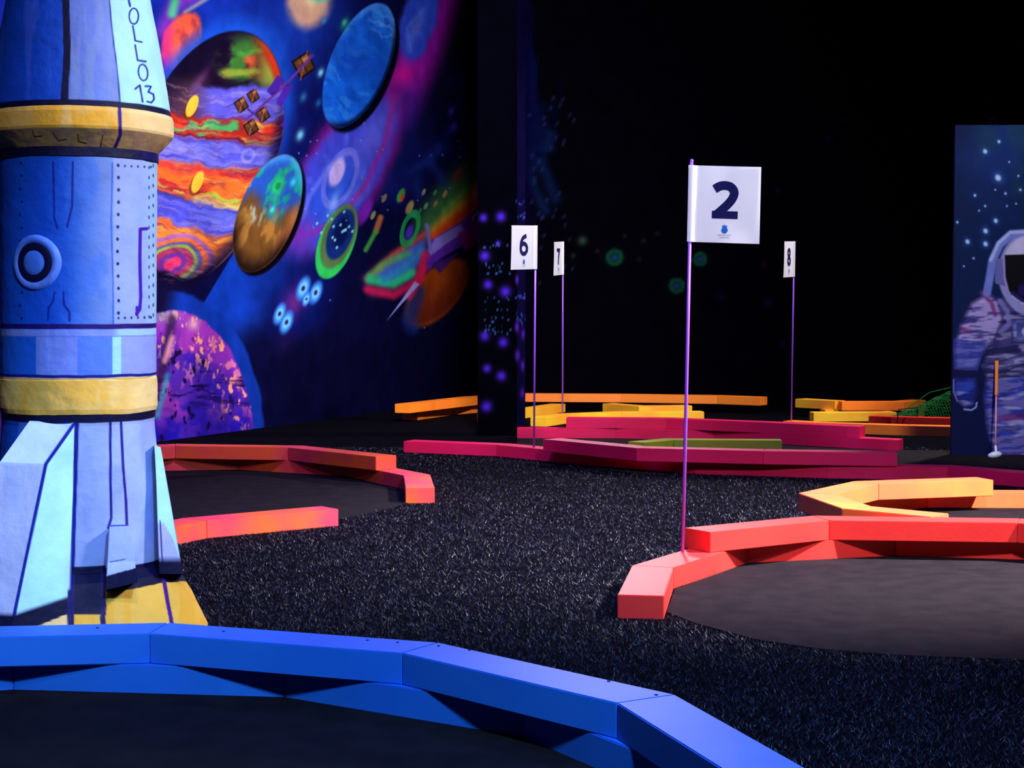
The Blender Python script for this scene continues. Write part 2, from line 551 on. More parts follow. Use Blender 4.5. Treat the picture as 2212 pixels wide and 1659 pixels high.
    a.mix(ins * .8 * sstep(.55, .65, fbm(p * 4, q * 2.4, 53)) * sstep(-.35, -.1, q) * sstep(.5, .2, q) * sstep(.2, -.3, p), (150, 170, 160))
    a.mix(ins * .8 * sstep(.8, 1, r) * sstep(.4, .8, q), (66, 150, 220))
    a.mix(ins * sstep(.7, .95, p + .2 * t) * sstep(.5, .1, q), (150, 90, 50))
    a.mix(ins * sstep(.6, 1.02, r) * sstep(.1, -.6, q), (26, 14, 12))
    for cx, cy, s, c in ((600, 402, 22, (40, 205, 100)), (634, 393, 13, (40, 190, 200)), (588, 453, 9, (50, 205, 190)), (618, 370, 10, (30, 160, 90))):
        a.glow(cx, cy, s * 1.3, s * .8, 25, c, .95)
    a.disc(601, 402, 9, 6, 25, (24, 130, 80), .4)
    # blue shaft of light and purple city planet
    edge = 505 - (Y - 545) * .60
    rp = a.ell(583, 466, 136, 66, 20)[0]
    a.mix(.95 * sstep(.98, 1.03, rp) * sstep(edge - 2, edge + 3, X) * (1 - sstep(edge + 60, edge + 190, X + 50 * wob(69, .01))) * sstep(500, 575, Y) * (1 - sstep(700, 790, Y)), (14, 54, 164))
    a.disc(650, 650, 90, 60, 30, (8, 20, 96), .5, .8)
    r, p, q = a.ell(376, 960, 330, 198, 0)
    a.mix(.95 * (1 - sstep(.975, 1.01, r + .02 * wob(60, .02))), (14, 48, 150))
    a.line([(345, 640), (330, 720)], 40, (14, 10, 44), 30)
    r, p, q = a.ell(372, 965, 298, 180, 0)
    ins = 1 - sstep(.97, 1.0, r + .02 * wob(61, .05))
    a.mix(ins, (74, 34, 150))
    a.mix(ins * .9 * sstep(.4, .62, fbm(X * .022, Y * .014, 62)), (44, 24, 150))
    a.mix(ins * .9 * sstep(.62, .9, r) * sstep(900, 740, Y), (146, 46, 166))
    a.mix(ins * .8 * sstep(.52, .64, fbm(X * .02 + 9, Y * .02, 63)), (150, 52, 160))
    a.mix(ins * .95 * sstep(870, 960, Y), (24, 16, 148))
    a.mix(ins * .7 * sstep(870, 960, Y) * sstep(.5, .7, fbm(X * .02, Y * .02, 66)), (82, 40, 160))
    w = fbm(X * .11, Y * .06, 64, 3)
    a.mix(ins * sstep(.60, .70, w) * sstep(.55, .8, r) * sstep(960, 880, Y), (236, 150, 120))
    a.mix(ins * .8 * sstep(.62, .72, fbm(X * .09 + 4, Y * .05, 65, 3)) * sstep(.3, .7, r) * sstep(930, 820, Y), (220, 120, 150))
    a.mix(ins * .95 * sstep(.66, .74, fbm(X * .10 + 31, Y * .05 + 8, 67, 3)) * sstep(.95, .7, r), (22, 10, 56))
    a.mix(ins * .9 * sstep(.57, .68, fbm(X * .02 + 31, Y * .10 + 8, 68, 3)) * sstep(780, 820, Y) * sstep(900, 850, Y), (20, 10, 70))
    a.mix(ins * sstep(420, 340, X) * sstep(720, 660, Y), (110, 130, 150))
    a.glow(418, 700, 20, 18, 0, (210, 170, 160), .8)
    a.line([(372, 690), (352, 790), (330, 870)], 14, (40, 20, 60), 10, .8)
    a.line([(372, 730), (356, 780)], 8, (210, 140, 150), 8, .8)
    a.line([(362, 810), (340, 900)], 6, (30, 150, 150), 8, .7)
    # green ring world
    r, p, q = a.ell(727, 523, 84, 38, 20)
    a.mix(1 - sstep(.95, 1.04, r), (44, 186, 84))
    a.mix((1 - sstep(.8, .95, np.hypot(p, q - .16))) * .8, (90, 90, 60))
    a.mix(1 - sstep(.62, .74, np.hypot(p - .05, q - .22)), (16, 40, 110))
    a.mix(.9 * (1 - sstep(.3, .52, np.hypot(p - .05, q - .28))), (8, 18, 70))
    for i in range(16):
        a.disc(727 + RNG.normal(0, 22), 502 + RNG.normal(0, 24), 3.6, 2.4, 25, (130, 200, 215), .4, .9)
    a.disc(790, 455, 30, 11, 24, (112, 30, 170), .4, .95)
    # blue flowers
    a.glow(636, 652, 60, 34, 30, (120, 40, 130), .7)
    a.glow(618, 740, 40, 26, 20, (40, 18, 80), .6)
    for cx, cy, s in ((655, 623, 27), (682, 632, 26), (604, 678, 24), (619, 696, 26), (662, 646, 16)):
        a.disc(cx, cy, s, s * .48, 20, (50, 120, 216), .3)
        a.disc(cx, cy, s * .6, s * .3, 20, (110, 190, 236), .4)
        a.disc(cx, cy, s * .22, s * .14, 20, (40, 30, 90), .5)
    # dark lower corner
    a.mix(.6 * sstep(560, 640, X) * sstep(690, 790, Y), (7, 6, 32))
    # rocket ship with rainbow flames
    a.line([(940, 486), (985, 430), (1040, 372)], 62, (60, 120, 60), 40, .8)
    a.line([(945, 505), (990, 452), (1040, 410)], 26, (206, 150, 40), 18, .95)
    a.line([(938, 515), (985, 478), (1040, 436)], 18, (206, 56, 26), 16, .9)
    a.line([(965, 455), (1012, 405)], 8, (90, 170, 60), 12, .7)
    a.disc(945, 632, 92, 46, 42, (150, 62, 14), .12)
    a.glow(950, 620, 60, 26, 42, (176, 76, 20), .7)
    a.mix((1 - sstep(.8, 1, a.ell(945, 632, 92, 46, 42)[0])) * sstep(560, 700, Y) * .6, (70, 16, 26))
    a.line([(902, 630), (884, 690), (890, 706)], 24, (16, 44, 130), 14, .7)
    a.poly([(782, 600), (840, 548), (915, 500), (925, 520), (900, 590), (850, 640), (800, 640)], (92, 40, 70), .8, 26)
    a.poly([(800, 598), (860, 545), (918, 512), (920, 560), (880, 600), (830, 610)], (66, 96, 200), .95, 20)
    a.line([(795, 602), (850, 550), (918, 505)], 7, (190, 70, 60), 9, .9)
    a.line([(800, 596), (830, 570), (880, 548)], 10, (80, 170, 90), 10, .8)
    a.line([(800, 604), (850, 612), (890, 590)], 14, (40, 190, 130), 12, .95)
    a.line([(830, 606), (870, 580), (912, 545)], 10, (40, 140, 200), 12, .8)
    a.line([(794, 626), (850, 638), (900, 610), (925, 566)], 12, (190, 24, 80), 10, .9)
    a.poly([(915, 556), (930, 520), (1000, 476), (1040, 440), (1040, 500), (1000, 530), (950, 560), (925, 585)], (92, 40, 170), 1, 6)
    a.poly([(925, 540), (940, 515), (995, 484), (1004, 500), (960, 530), (930, 552)], (136, 124, 216), .9, 6)
    a.poly([(990, 505), (1040, 470), (1040, 520), (1005, 545)], (150, 30, 130), .9, 8)
    a.poly([(950, 590), (992, 545), (930, 570)], (60, 30, 130), .9, 6)
    a.line([(922, 486), (930, 540)], 6, (110, 110, 200), 4, .9)
    a.line([(918, 550), (905, 600), (884, 640)], 12, (206, 30, 80), 8, .9)
    a.poly([(836, 692), (896, 608), (906, 614)], (150, 150, 220), 1, 3)
    for x0, y0 in ((1022, 474), (1031, 462)):
        a.poly([(x0 - 4, y0 + 4), (x0, y0 - 10), (x0 + 4, y0 - 12), (x0 + 1, y0 + 2)], (246, 196, 60))
    # little ring and rocks
    a.ring(886, 494, 40, 18, 18, .85, .28, (34, 150, 80), .9)
    a.disc(884, 502, 16, 8, 18, (70, 50, 190), .4, .9)
    for cx, cy, s, c in ((830, 428, 10, (130, 110, 90)), (866, 422, 16, (60, 150, 60)), (915, 415, 8, (150, 150, 90)), (940, 416, 7, (60, 120, 80)),
                         (961, 419, 9, (150, 140, 80)), (885, 448, 16, (150, 130, 80)), (920, 445, 8, (90, 140, 100)), (941, 440, 8, (130, 110, 60)),
                         (806, 465, 10, (130, 140, 90)), (990, 378, 18, (110, 50, 40)), (908, 455, 6, (50, 120, 90))):
        a.disc(cx, cy, s, s * .45, 24, c, .3, .95)
    a.disc(869, 427, 10, 4, 24, (190, 60, 40), .4, .9)
    a.line([(822, 470), (812, 500)], 10, (180, 100, 60), 5, .9)
    a.line([(812, 500), (790, 540)], 7, (60, 150, 60), 5, .9)
    # stars
    for cx, cy, s, c in ((693, 157, 14, (120, 210, 226)), (648, 292, 18, (120, 210, 235)), (745, 52, 22, (30, 120, 120)), (744, 48, 10, (70, 180, 160)), (700, 45, 10, (40, 140, 210)),
                         (655, 210, 16, (40, 100, 150)), (688, 222, 14, (30, 90, 150)), (975, 240, 16, (60, 40, 170)), (980, 275, 18, (60, 40, 170)), (1024, 260, 14, (60, 40, 160)), (614, 268, 12, (60, 40, 170)),
                         (5, 88, 30, (92, 30, 190)), (2, 430, 40, (20, 130, 110)), (4, 560, 60, (20, 60, 170)), (2, 300, 60, (16, 40, 140))):
        a.glow(cx, cy, s, s * .6, 20, c, .95)
    for i in range(34):
        cx, cy = (RNG.uniform(650, 1030), RNG.uniform(300, 480)) if i < 26 else (RNG.uniform(620, 1000), RNG.uniform(40, 760))
        a.disc(cx, cy, 2.2, 1.8, 0, (120, 130, 210), .5, .7)
    # faint blue nebula wisps
    for pts in ([(890, 370), (925, 345), (950, 320)], [(900, 390), (905, 420)], [(930, 350), (960, 395)], [(1000, 320), (1030, 345)]):
        a.line(pts, 9, (22, 44, 130), 16, .6)
    a.mix(.75 * sstep(26, -40, X), (18, 20, 90))
    a.mix(.8 * sstep(30, -5, X) * sstep(640, 700, Y), (90, 36, 140))
    return a.linear()


def build_rooms():
    # left wall, following the slanted floor line; denser mesh where the mural is detailed
    cols = [3.0] + list(np.linspace(10.8, 12.2, 6)[:-1])
    for px in np.concatenate([np.linspace(0, 330, 150)[:-1], np.linspace(330, 1040, 500)]):
        k = (px - 1106) / FPX          # x = k*y on the wall line
        y = (-3.0 - 14.1 * WALL_K) / (k - WALL_K)
        cols.append(y)
    cols += [20.9]
    cols = np.array(sorted(cols))
    rows = np.concatenate([np.linspace(0, 4.95, 600), [CEIL]])
    U, V = np.meshgrid(cols, rows)
    P = np.stack([wall_x(U), U, V], -1).reshape(-1, 3)
    c = paint_mural(P)
    o = grid_obj('wall_left', P, len(cols), len(rows), M['wall_art'], colors=c)
    tag(o, 'left wall with a mural of planets, a banded giant and a rainbow rocket', 'wall', kind='structure')

    # back wall, nearly black with a few faint painted planets
    xs = np.linspace(wall_x(20.9), 7.2, 330)
    zs = np.linspace(0, CEIL, 240)
    U, V = np.meshgrid(xs, zs)
    P = np.stack([U, np.full_like(U, 20.9), V], -1).reshape(-1, 3)
    a = Paint(P, (6, 5, 16))
    X, Y = a.X, a.Y
    a.mix(.8 * sstep(.5, .66, fbm(X * .02, Y * .008, 71)) * sstep(1230, 1150, X) * sstep(560, 330, Y), (12, 22, 84))
    for pts in ([(1142, 330), (1150, 400), (1178, 455)], [(1190, 290), (1182, 320)], [(1170, 350), (1200, 430)]):
        a.line(pts, 12, (20, 50, 120), 18, .6)
    a.mix(.7 * sstep(1160, 1135, X) * sstep(1000, 300, Y), (14, 8, 66))
    for i in range(40):
        a.disc(RNG.uniform(1140, 1240), RNG.uniform(200, 620), 6, 3, 25, (60, 60, 120), .5, .5)
    for cx, cy, s in ((1328, 556, 24), (1462, 617, 22), (1512, 560, 20)):
        a.glow(cx, cy, s, s * 1.05, 0, (18, 74, 60), .9)
        a.ring(cx, cy, s * .75, s * .75, 0, .8, .3, (26, 110, 66), .6)
        a.glow(cx, cy, s * .4, s * .45, 0, (40, 60, 150), .9)
    for cx, cy, s, c in ((1258, 520, 15, (70, 100, 80)), (1238, 552, 8, (40, 60, 50)), (1290, 542, 7, (60, 40, 50)), (1390, 520, 9, (36, 40, 40)), (1420, 505, 8, (40, 36, 36)),
                         (1380, 560, 8, (36, 30, 40)), (1350, 510, 6, (40, 50, 40)), (1680, 410, 10, (40, 16, 60)), (1650, 570, 9, (50, 14, 40)), (1600, 420, 8, (30, 14, 60)),
                         (1660, 655, 14, (26, 14, 60)), (1690, 745, 12, (24, 14, 60)), (1790, 300, 14, (24, 14, 60)), (1820, 260, 12, (24, 14, 60)), (1560, 640, 14, (20, 12, 46))):
        a.glow(cx, cy, s, s, 0, c, .9)
    o = grid_obj('wall_back', P, len(xs), len(zs), M['wall_art'], colors=a.linear())
    tag(o, 'nearly black back wall with faint green ring planets', 'wall', kind='structure')

    for name, vs, lab in (
        ('wall_right', [(7.2, -4, 0), (7.2, 20.9, 0), (7.2, 20.9, CEIL), (7.2, -4, CEIL)], 'black right wall'),
        ('ceiling', [(-7.4, -4, CEIL), (7.2, -4, CEIL), (7.2, 20.9, CEIL), (-7.4, 20.9, CEIL)], 'black ceiling'),
    ):
        o = mesh_obj(name, vs, [(0, 1, 2, 3)], M['black'])
        tag(o, lab, name.split('_')[0], kind='structure')
    xs = np.linspace(-7.4, 7.2, 30)
    ys = np.linspace(-4, 20.9, 50)
    U, V = np.meshgrid(xs, ys)
    P = np.stack([U, V, np.zeros_like(U)], -1).reshape(-1, 3)
    o = grid_obj('floor', P, len(xs), len(ys), M['ground'])
    tag(o, 'black floor under the turf', 'floor', kind='structure')

    # star-painted pillar
    x0, x1, y0, y1 = -0.305, 0.045, 14.75, 15.1
    yaw = 0.0
    n, m = 60, 300
    s = np.concatenate([np.linspace(0, .35, n), .35 + np.linspace(.0001, .35, 24)])
    zz = np.linspace(0, CEIL, m)
    S, Z = np.meshgrid(s, zz)
    PX = np.where(S <= .35, x0 + S, x1 + (S - .35) * .215)
    PY = np.where(S <= .35, y0, y0 + (S - .35))
    P = np.stack([PX, PY, Z], -1).reshape(-1, 3)
    front = (S <= .35).ravel()
    a = Paint(P, (2, 2, 7))
    a.mix(np.where(front, 0, .9), (12, 8, 48))
    for cx, cy, sz in ((1082, 468, 15), (1047, 553, 16), (1054, 615, 14), (1092, 630, 17), (1047, 726, 15), (1087, 740, 15), (1052, 796, 13), (1083, 812, 15), (1051, 878, 17), (1044, 470, 12),
                       (1076, 526, 8)):
        a.glow(cx, cy, sz, sz, 0, (66, 30, 190), .95)
    for cx, cy, sz in ((1117, 604, 14), (1117, 706, 16), (1130, 722, 16), (1118, 768, 18), (1129, 790, 16), (1128, 850, 16)):
        a.glow(cx, cy, sz, sz * .4, 0, (84, 30, 180), .9)
    for i in range(60):
        cy = random.choice((530, 575, 590, 650, 670, 690, 700, 715, 720)) + random.uniform(-6, 6)
        a.disc(random.uniform(1040, 1104), cy, 1.9, 1.9, 0, (50, 100, 170), .4, .6)
    for i in range(40):
        cy = random.choice((465, 470, 680, 690, 696, 440, 640)) + random.uniform(-5, 5)
        a.disc(random.uniform(1114, 1136), cy, 2.2, 1.8, 0, (60, 80, 190), .4, .7)
    o = grid_obj('pillar', P, len(s), m, M['wall_art'], colors=a.linear(), smooth=False)
    bm = bmesh.new()
    bm.from_mesh(o.data)
    # close the two hidden sides
    z0, z1 = 0.0, CEIL
    pts = [(x1 + .35 * .215, y1), (x0 + .02, y1), (x0, y0)]
    for (ax, ay), (bx, by) in zip(pts, pts[1:]):
        bm.faces.new([bm.verts.new(p) for p in ((ax, ay, z0), (bx, by, z0), (bx, by, z1), (ax, ay, z1))])
    bm.to_mesh(o.data)
    bm.free()
    tag(o, 'dark pillar painted with small violet stars, standing on the floor', 'pillar', kind='structure')


build_rooms()

# ------------------------------------------------------------------ timber borders of the holes
TW, TH = 0.17, 0.09


def offset_line(pts, side, w, closed=False):
    out = []
    n = len(pts)
    for i in range(n):
        p = Vector(pts[i])
        d0 = (p - Vector(pts[i - 1])).normalized() if i > 0 else None
        d1 = (Vector(pts[i + 1]) - p).normalized() if i < n - 1 else None
        if d0 is None: d0 = d1
        if d1 is None: d1 = d0
        n0 = Vector((-d0.y, d0.x)) * side
        n1 = Vector((-d1.y, d1.x)) * side
        b = (n0 + n1).normalized()
        out.append(p + b * (w / max(b.dot(n0), 0.5)))
    return out


def timbers(root, pts, side, z0, mat, h=TH, w=TW):
    """a course of mitred timbers whose traced edge is pts; the body lies on the given side of it"""
    pts = [Vector(p) for p in pts]
    off = offset_line(pts, side, w)
    for i in range(len(pts) - 1):
        q = [pts[i], pts[i + 1], off[i + 1], off[i]]
        c = sum(q, Vector((0, 0))) / 4
        bm = bmesh.new()
        q = [c + (p - c) * 0.9985 for p in q]
        b = [bm.verts.new((p.x - root.location.x, p.y - root.location.y, z0)) for p in q]
        t = [bm.verts.new((p.x - root.location.x, p.y - root.location.y, z0 + h)) for p in q]
        bm.faces.new(b[::-1])
        bm.faces.new(t)
        for k in range(4):
            bm.faces.new((b[k], b[(k + 1) % 4], t[(k + 1) % 4], t[k]))
        bmesh.ops.recalc_face_normals(bm, faces=bm.faces)
        bmesh.ops.bevel(bm, geom=list(bm.edges), offset=0.003, segments=2, affect='EDGES')
        bm_obj('timber', bm, mat, root)


def border(name, label, cat, courses, group='painted timber borders of the holes'):
    x, y = courses[0][0][0]
    root = empty(name, (x, y, 0))
    tag(root, label, cat, group)
    for pts, side, z0, mat in courses:
        timbers(root, pts, side, z0, M[mat])
    return root


def arc(start, ang, turn, L, n):
    pts = [Vector(start)]
    for i in range(n):
        pts.append(pts[-1] + Vector((math.cos(math.radians(ang)), math.sin(math.radians(ang)))) * L)
        ang += turn
    return pts


# foreground blue ring: regular polygon, inner edge traced
A = Vector((-1.075, 4.90))
fw = arc(A, -19.8, -26.3, .815, 5)
bk = arc(A, 180 + 6.5, 26.3, .815, 3)
up = bk[:0:-1] + fw
ctr = Vector((-1.27, 3.15))
lo = []
for p, q in zip(up, up[1:]):
    mid = (p + q) / 2
    d = (mid - ctr).normalized()
    lo.append(mid + d * .075)
blue = border('hole_border', 'blue two-course timber border curving across the foreground in front of the rocket', 'border',
              [(up, 1, TH, 'blue'), (lo, 1, 0, 'blue')])
for x, y in ((-1.25, 4.985), (-.86, 4.93), (-.42, 4.80), (-.33, 4.77), (-.21, 4.72), (-.12, 4.66), (.25, 4.27), (.36, 4.12)):
    bm = bmesh.new()
    bmesh.ops.create_cone(bm, cap_ends=True, segments=10, radius1=.0045, radius2=.0045, depth=.002,
                          matrix=Matrix.Translation((x - blue.location.x, y - blue.location.y, 2 * TH + .0008)))
    bm_obj('screw_hole', bm, M['screw'], blue)

border('hole_border', 'coral red timber border carrying the flag with the number 2', 'border', [
    ([(.85, 7.12), (1.437, 7.51), (2.26, 7.42), (2.95, 6.95)], 1, TH, 'red'),
    ([(.556, 6.06), (.655, 6.72), (1.05, 7.385), (1.76, 7.60), (2.6, 7.42), (3.1, 6.9)], 1, 0, 'red')])
border('hole_border', 'peach and amber timber border bending to a corner behind the coral red one', 'border', [
    ([(2.64, 9.43), (1.896, 9.21), (1.487, 8.62), (1.585, 7.96), (1.93, 7.64)], 1, TH, 'peach'),
    ([(3.5, 9.55), (2.30, 9.60), (1.68, 9.08), (1.52, 8.3), (1.78, 7.80)], 1, 0, 'peach')])
border('hole_border', 'orange two-course timber border behind the rocket, below the mural', 'border', [
    ([(-3.55, 10.5), (-3.02, 11.13), (-2.34, 11.54), (-1.54, 11.41), (-.876, 10.70)], 1, TH, 'orange'),
    ([(-3.4, 10.9), (-2.75, 11.5), (-1.92, 11.62), (-1.12, 11.17), (-.68, 10.40), (-.62, 9.66)], 1, 0, 'orange')])
border('hole_border', 'single low orange timber lying on the turf just right of the rocket', 'border', [
    ([(-2.1, 7.35), (-1.62, 7.97), (-1.51, 8.2), (-.906, 8.67)], 1, 0, 'orange')])
border('hole_border', 'magenta two-course timber border nearest the camera with the flag number 6', 'border', [
    ([(.225, 12.12), (.85, 11.36), (1.68, 11.12), (2.547, 10.98)], 1, TH, 'magenta'),
    ([(-.853, 13.05), (-.12, 12.70), (.50, 12.02), (1.25, 11.36), (2.1, 11.08), (2.87, 10.93), (3.5, 10.25)], 1, 0, 'magenta')])
border('hole_border', 'magenta two-course timber border farther back, beside the dark pillar', 'border', [
    ([(.469, 14.43), (1.338, 14.34), (2.08, 13.88), (2.70, 13.43), (2.80, 13.38)], 1, TH, 'magenta'),
    ([(.044, 14.42), (.9, 14.40), (1.72, 14.16), (2.42, 13.62), (2.977, 13.2), (3.06, 13.16)], 1, 0, 'magenta')])
border('obstacle_board', 'olive and yellow obstacle board standing between the two magenta borders', 'board', [
    ([(1.03, 12.9), (1.285, 13.16), (2.13, 13.1)], 1, 0, 'lime')], None)
border('hole_border', 'long orange timber border farthest back, along the black wall behind the pillar', 'border', [
    ([(-1.01, 16.44), (-.376, 17.8), (.139, 18.42), (1.2, 18.3), (2.22, 18.0), (2.64, 17.7)], 1, TH, 'amber'),
    ([(-.95, 16.75), (-.6, 17.6), (0.1, 18.55)], 1, 0, 'amber')])
border('hole_border', 'short yellow timber between the pillar and the flag number 7', 'border', [
    ([(-.2, 16.4), (.128, 17.0), (.58, 18.05)], 1, 0, 'yellow')])
border('hole_border', 'yellow timber border just behind the farther magenta one, under the flag number 7', 'border', [
    ([(.328, 15.83), (.56, 16.3), (1.1, 16.62), (1.93, 16.7)], 1, 0, 'yellow')])
border('obstacle_board', 'bent yellow obstacle board in front of the long orange border', 'board', [
    ([(.984, 18.1), (1.34, 17.6), (1.92, 17.72)], 1, 0, 'yellow')], None)
border('hole_border', 'stepped yellow timber border at the back, right of the flag number 8', 'border', [
    ([(2.96, 17.4), (3.3, 17.0)], 1, TH, 'yellow'),
    ([(3.34, 16.85), (3.98, 16.87), (4.28, 17.2)], 1, TH, 'amber'),
    ([(3.2, 17.0), (3.98, 17.1), (4.3, 17.35)], 1, 0, 'yellow')])
border('hole_border', 'low yellow timber in front of the stepped yellow border', 'border', [
    ([(3.0, 16.55), (3.84, 16.6)], 1, 0, 'yellow')])
border('hole_border', 'thin orange timber under the flag number 8, running to the astronaut board', 'border', [
    ([(2.50, 15.35), (2.75, 15.12), (3.5, 14.75), (4.3, 14.5)], 1, 0, 'amber')])
border('hole_border', 'red timber beside the green net, left of the astronaut board', 'border', [
    ([(3.44, 16.05), (3.62, 15.9), (4.5, 15.6)], 1, 0, 'far_red')])

# ------------------------------------------------------------------ felt greens
FELTS = []


def felt(label, pts, z=0.006):
    pts = [Vector(p) for p in pts]
    c = sum(pts, Vector((0, 0))) / len(pts)
    bm = bmesh.new()
    t = [bm.verts.new((p.x, p.y, z)) for p in pts]
    b = [bm.verts.new((p.x, p.y, 0.0)) for p in pts]
    bm.faces.new(t)
    n = len(pts)
    for i in range(n):
        bm.faces.new((t[i], b[i], b[(i + 1) % n], t[(i + 1) % n]))
    o = bm_obj('putting_felt', bm, M['felt'])
    FELTS.append([(p.x, p.y) for p in pts])
    return tag(o, label, 'carpet', 'felt putting greens')


felt('dark felt green inside the blue border', [ctr + (p - ctr) * 1.03 for p in lo] + [(-3.0, 2.2), (-3.0, 4.0)])
felt('grey felt green curving away from the coral red border', [
    (.66, 6.70), (.58, 6.2), (.66, 5.98), (.84, 5.68), (1.02, 5.53), (1.25, 5.43), (1.7, 5.34), (2.6, 5.3), (3.0, 6.9), (2.55, 7.5), (1.76, 7.66), (1.08, 7.44)])
felt('dark felt green in front of the orange border behind the rocket', [
    (-.66, 10.4), (-.60, 9.68), (-.80, 9.2), (-.98, 8.84), (-1.6, 8.36), (-2.2, 7.6), (-3.4, 8.5), (-3.4, 10.9), (-2.75, 11.52), (-1.92, 11.66), (-1.12, 11.2)])
felt('small felt green inside the peach and amber border', [(1.68, 8.3), (1.8, 7.95), (3.4, 7.9), (3.5, 9.56), (2.3, 9.62), (1.8, 9.1)])
felt('dark felt green between the two magenta borders', [
    (.0, 12.8), (.55, 12.2), (1.3, 11.5), (2.1, 11.2), (2.9, 11.05), (3.6, 10.4), (4.6, 11.0), (4.4, 13.2), (3.1, 13.2), (2.42, 13.66), (1.72, 14.2), (.9, 14.44), (.05, 14.4)])


def in_poly(px, py, poly):
    ins = np.zeros(len(px), bool)
    n = len(poly)
    for i in range(n):
        x0, y0 = poly[i]
        x1, y1 = poly[(i + 1) % n]
        if y0 == y1: continue
        ins ^= ((y0 > py) != (y1 > py)) & (px < (x1 - x0) * (py - y0) / (y1 - y0) + x0)
    return ins


def build_turf(n):
    Y = 4.0 * (13.5 / 4.0) ** RNG.random(n * 2)
    Xf = (RNG.random(n * 2) - .5) * .70 * Y
    keep = np.ones(n * 2, bool)
    keep &= Xf > wall_x(Y) + .08
    for f in FELTS:
        keep &= ~in_poly(Xf, Y, f)
    X, Y = Xf[keep][:n], Y[keep][:n]
    k = len(X)
    clump = fbm(X * 3.0, Y * 3.0, 80)
    h = RNG.uniform(.005, .015, k) * (0.6 + .8 * clump)
    w = RNG.uniform(.0008, .0019, k) * (Y / 7.0) ** .5
    a = RNG.uniform(0, 2 * np.pi, k)
    la = RNG.uniform(0, 2 * np.pi, k)
    lean = RNG.uniform(.4, 1.5, k) * h
    P = np.zeros((k, 3, 3), np.float32)
    P[:, 0] = np.stack([X - np.cos(a) * w, Y - np.sin(a) * w, np.zeros(k)], -1)
    P[:, 1] = np.stack([X + np.cos(a) * w, Y + np.sin(a) * w, np.zeros(k)], -1)
    P[:, 2] = np.stack([X + np.cos(la) * lean, Y + np.sin(la) * lean, h], -1)
    me = bpy.data.meshes.new('turf')
    me.vertices.add(k * 3)
    me.vertices.foreach_set('co', P.ravel())
    me.loops.add(k * 3)
    me.loops.foreach_set('vertex_index', np.arange(k * 3, dtype=np.int32))
    me.polygons.add(k)
    me.polygons.foreach_set('loop_start', np.arange(0, k * 3, 3, dtype=np.int32))
    me.update(calc_edges=True)
    me.materials.append(M['turf'])
    o = bpy.data.objects.new('artificial_turf', me)
    COL.objects.link(o)
    tag(o, 'black artificial turf covering the floor between the holes', 'turf', kind='stuff')


build_turf(260000)

# ------------------------------------------------------------------ rocket
RD = 5.9
RS = RD / FPX


def zpx(y): return CAMH + (661 - y) * RS


def axis_x(z):
    y = 661 - (z - CAMH) / RS
    c = 169 + 12 * (900 - y) / 900.0
    return (min(max(c, 168), 182) - 1106) * RS


FA = np.concatenate([np.linspace(-100, 100, 300), np.linspace(100, 260, 26)[1:-1]])


def lathe_points(prof, rows, bump=0.0, seed=0, square=0.0):
    ys = np.array([p[0] for p in prof], float)
    rs = np.array([p[1] for p in prof], float)
    s = np.concatenate([[0], np.cumsum(np.hypot(np.diff(ys), np.diff(rs)))])
    t = np.linspace(0, s[-1], rows)
    t = np.unique(np.concatenate([t, s]))
    y, r = np.interp(t, s, ys), np.interp(t, s, rs)
    A_, Yy = np.meshgrid(np.radians(FA), y)
    _, R = np.meshgrid(FA, r)
    Zz = zpx(Yy)
    if bump:
        R = R + bump * (fbm(A_ * 3 + 9, Yy * .02, seed) - .5) * 2
    Yj = Yy + (bump * 1.2 * (fbm(A_ * 2.2, Yy * 0 + seed, seed + 3) - .5) * 2 if bump else 0)
    ax = np.vectorize(axis_x)(Zz)
    P = np.stack([ax + R * RS * np.sin(A_), RD - R * RS * np.cos(A_), zpx(Yj)], -1).reshape(-1, 3)
    return P, len(FA), len(y), Yy.ravel(), A_.ravel()


rocket = empty('model_rocket', (axis_x(0), RD, 0))
tag(rocket, 'pale blue plaster moon rocket model with yellow bands, on the turf beside the mural', 'rocket')


def rpart(name, P, n, m, col, label=None, wrap=True):
    P = np.asarray(P) - np.array(rocket.location)[None, :]
    o = grid_obj(name, P, n, m, M['rocket'], rocket, col, wrap=wrap)
    if label: o['label'] = label
    return o


NAVY = (7, 9, 50)
PURP = (52, 22, 128)


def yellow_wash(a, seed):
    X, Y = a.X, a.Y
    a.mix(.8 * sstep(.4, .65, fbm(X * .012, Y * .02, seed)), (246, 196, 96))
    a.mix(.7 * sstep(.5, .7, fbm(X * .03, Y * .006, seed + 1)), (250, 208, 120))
    a.mix(.75 * sstep(225, 330, X), (252, 224, 160))


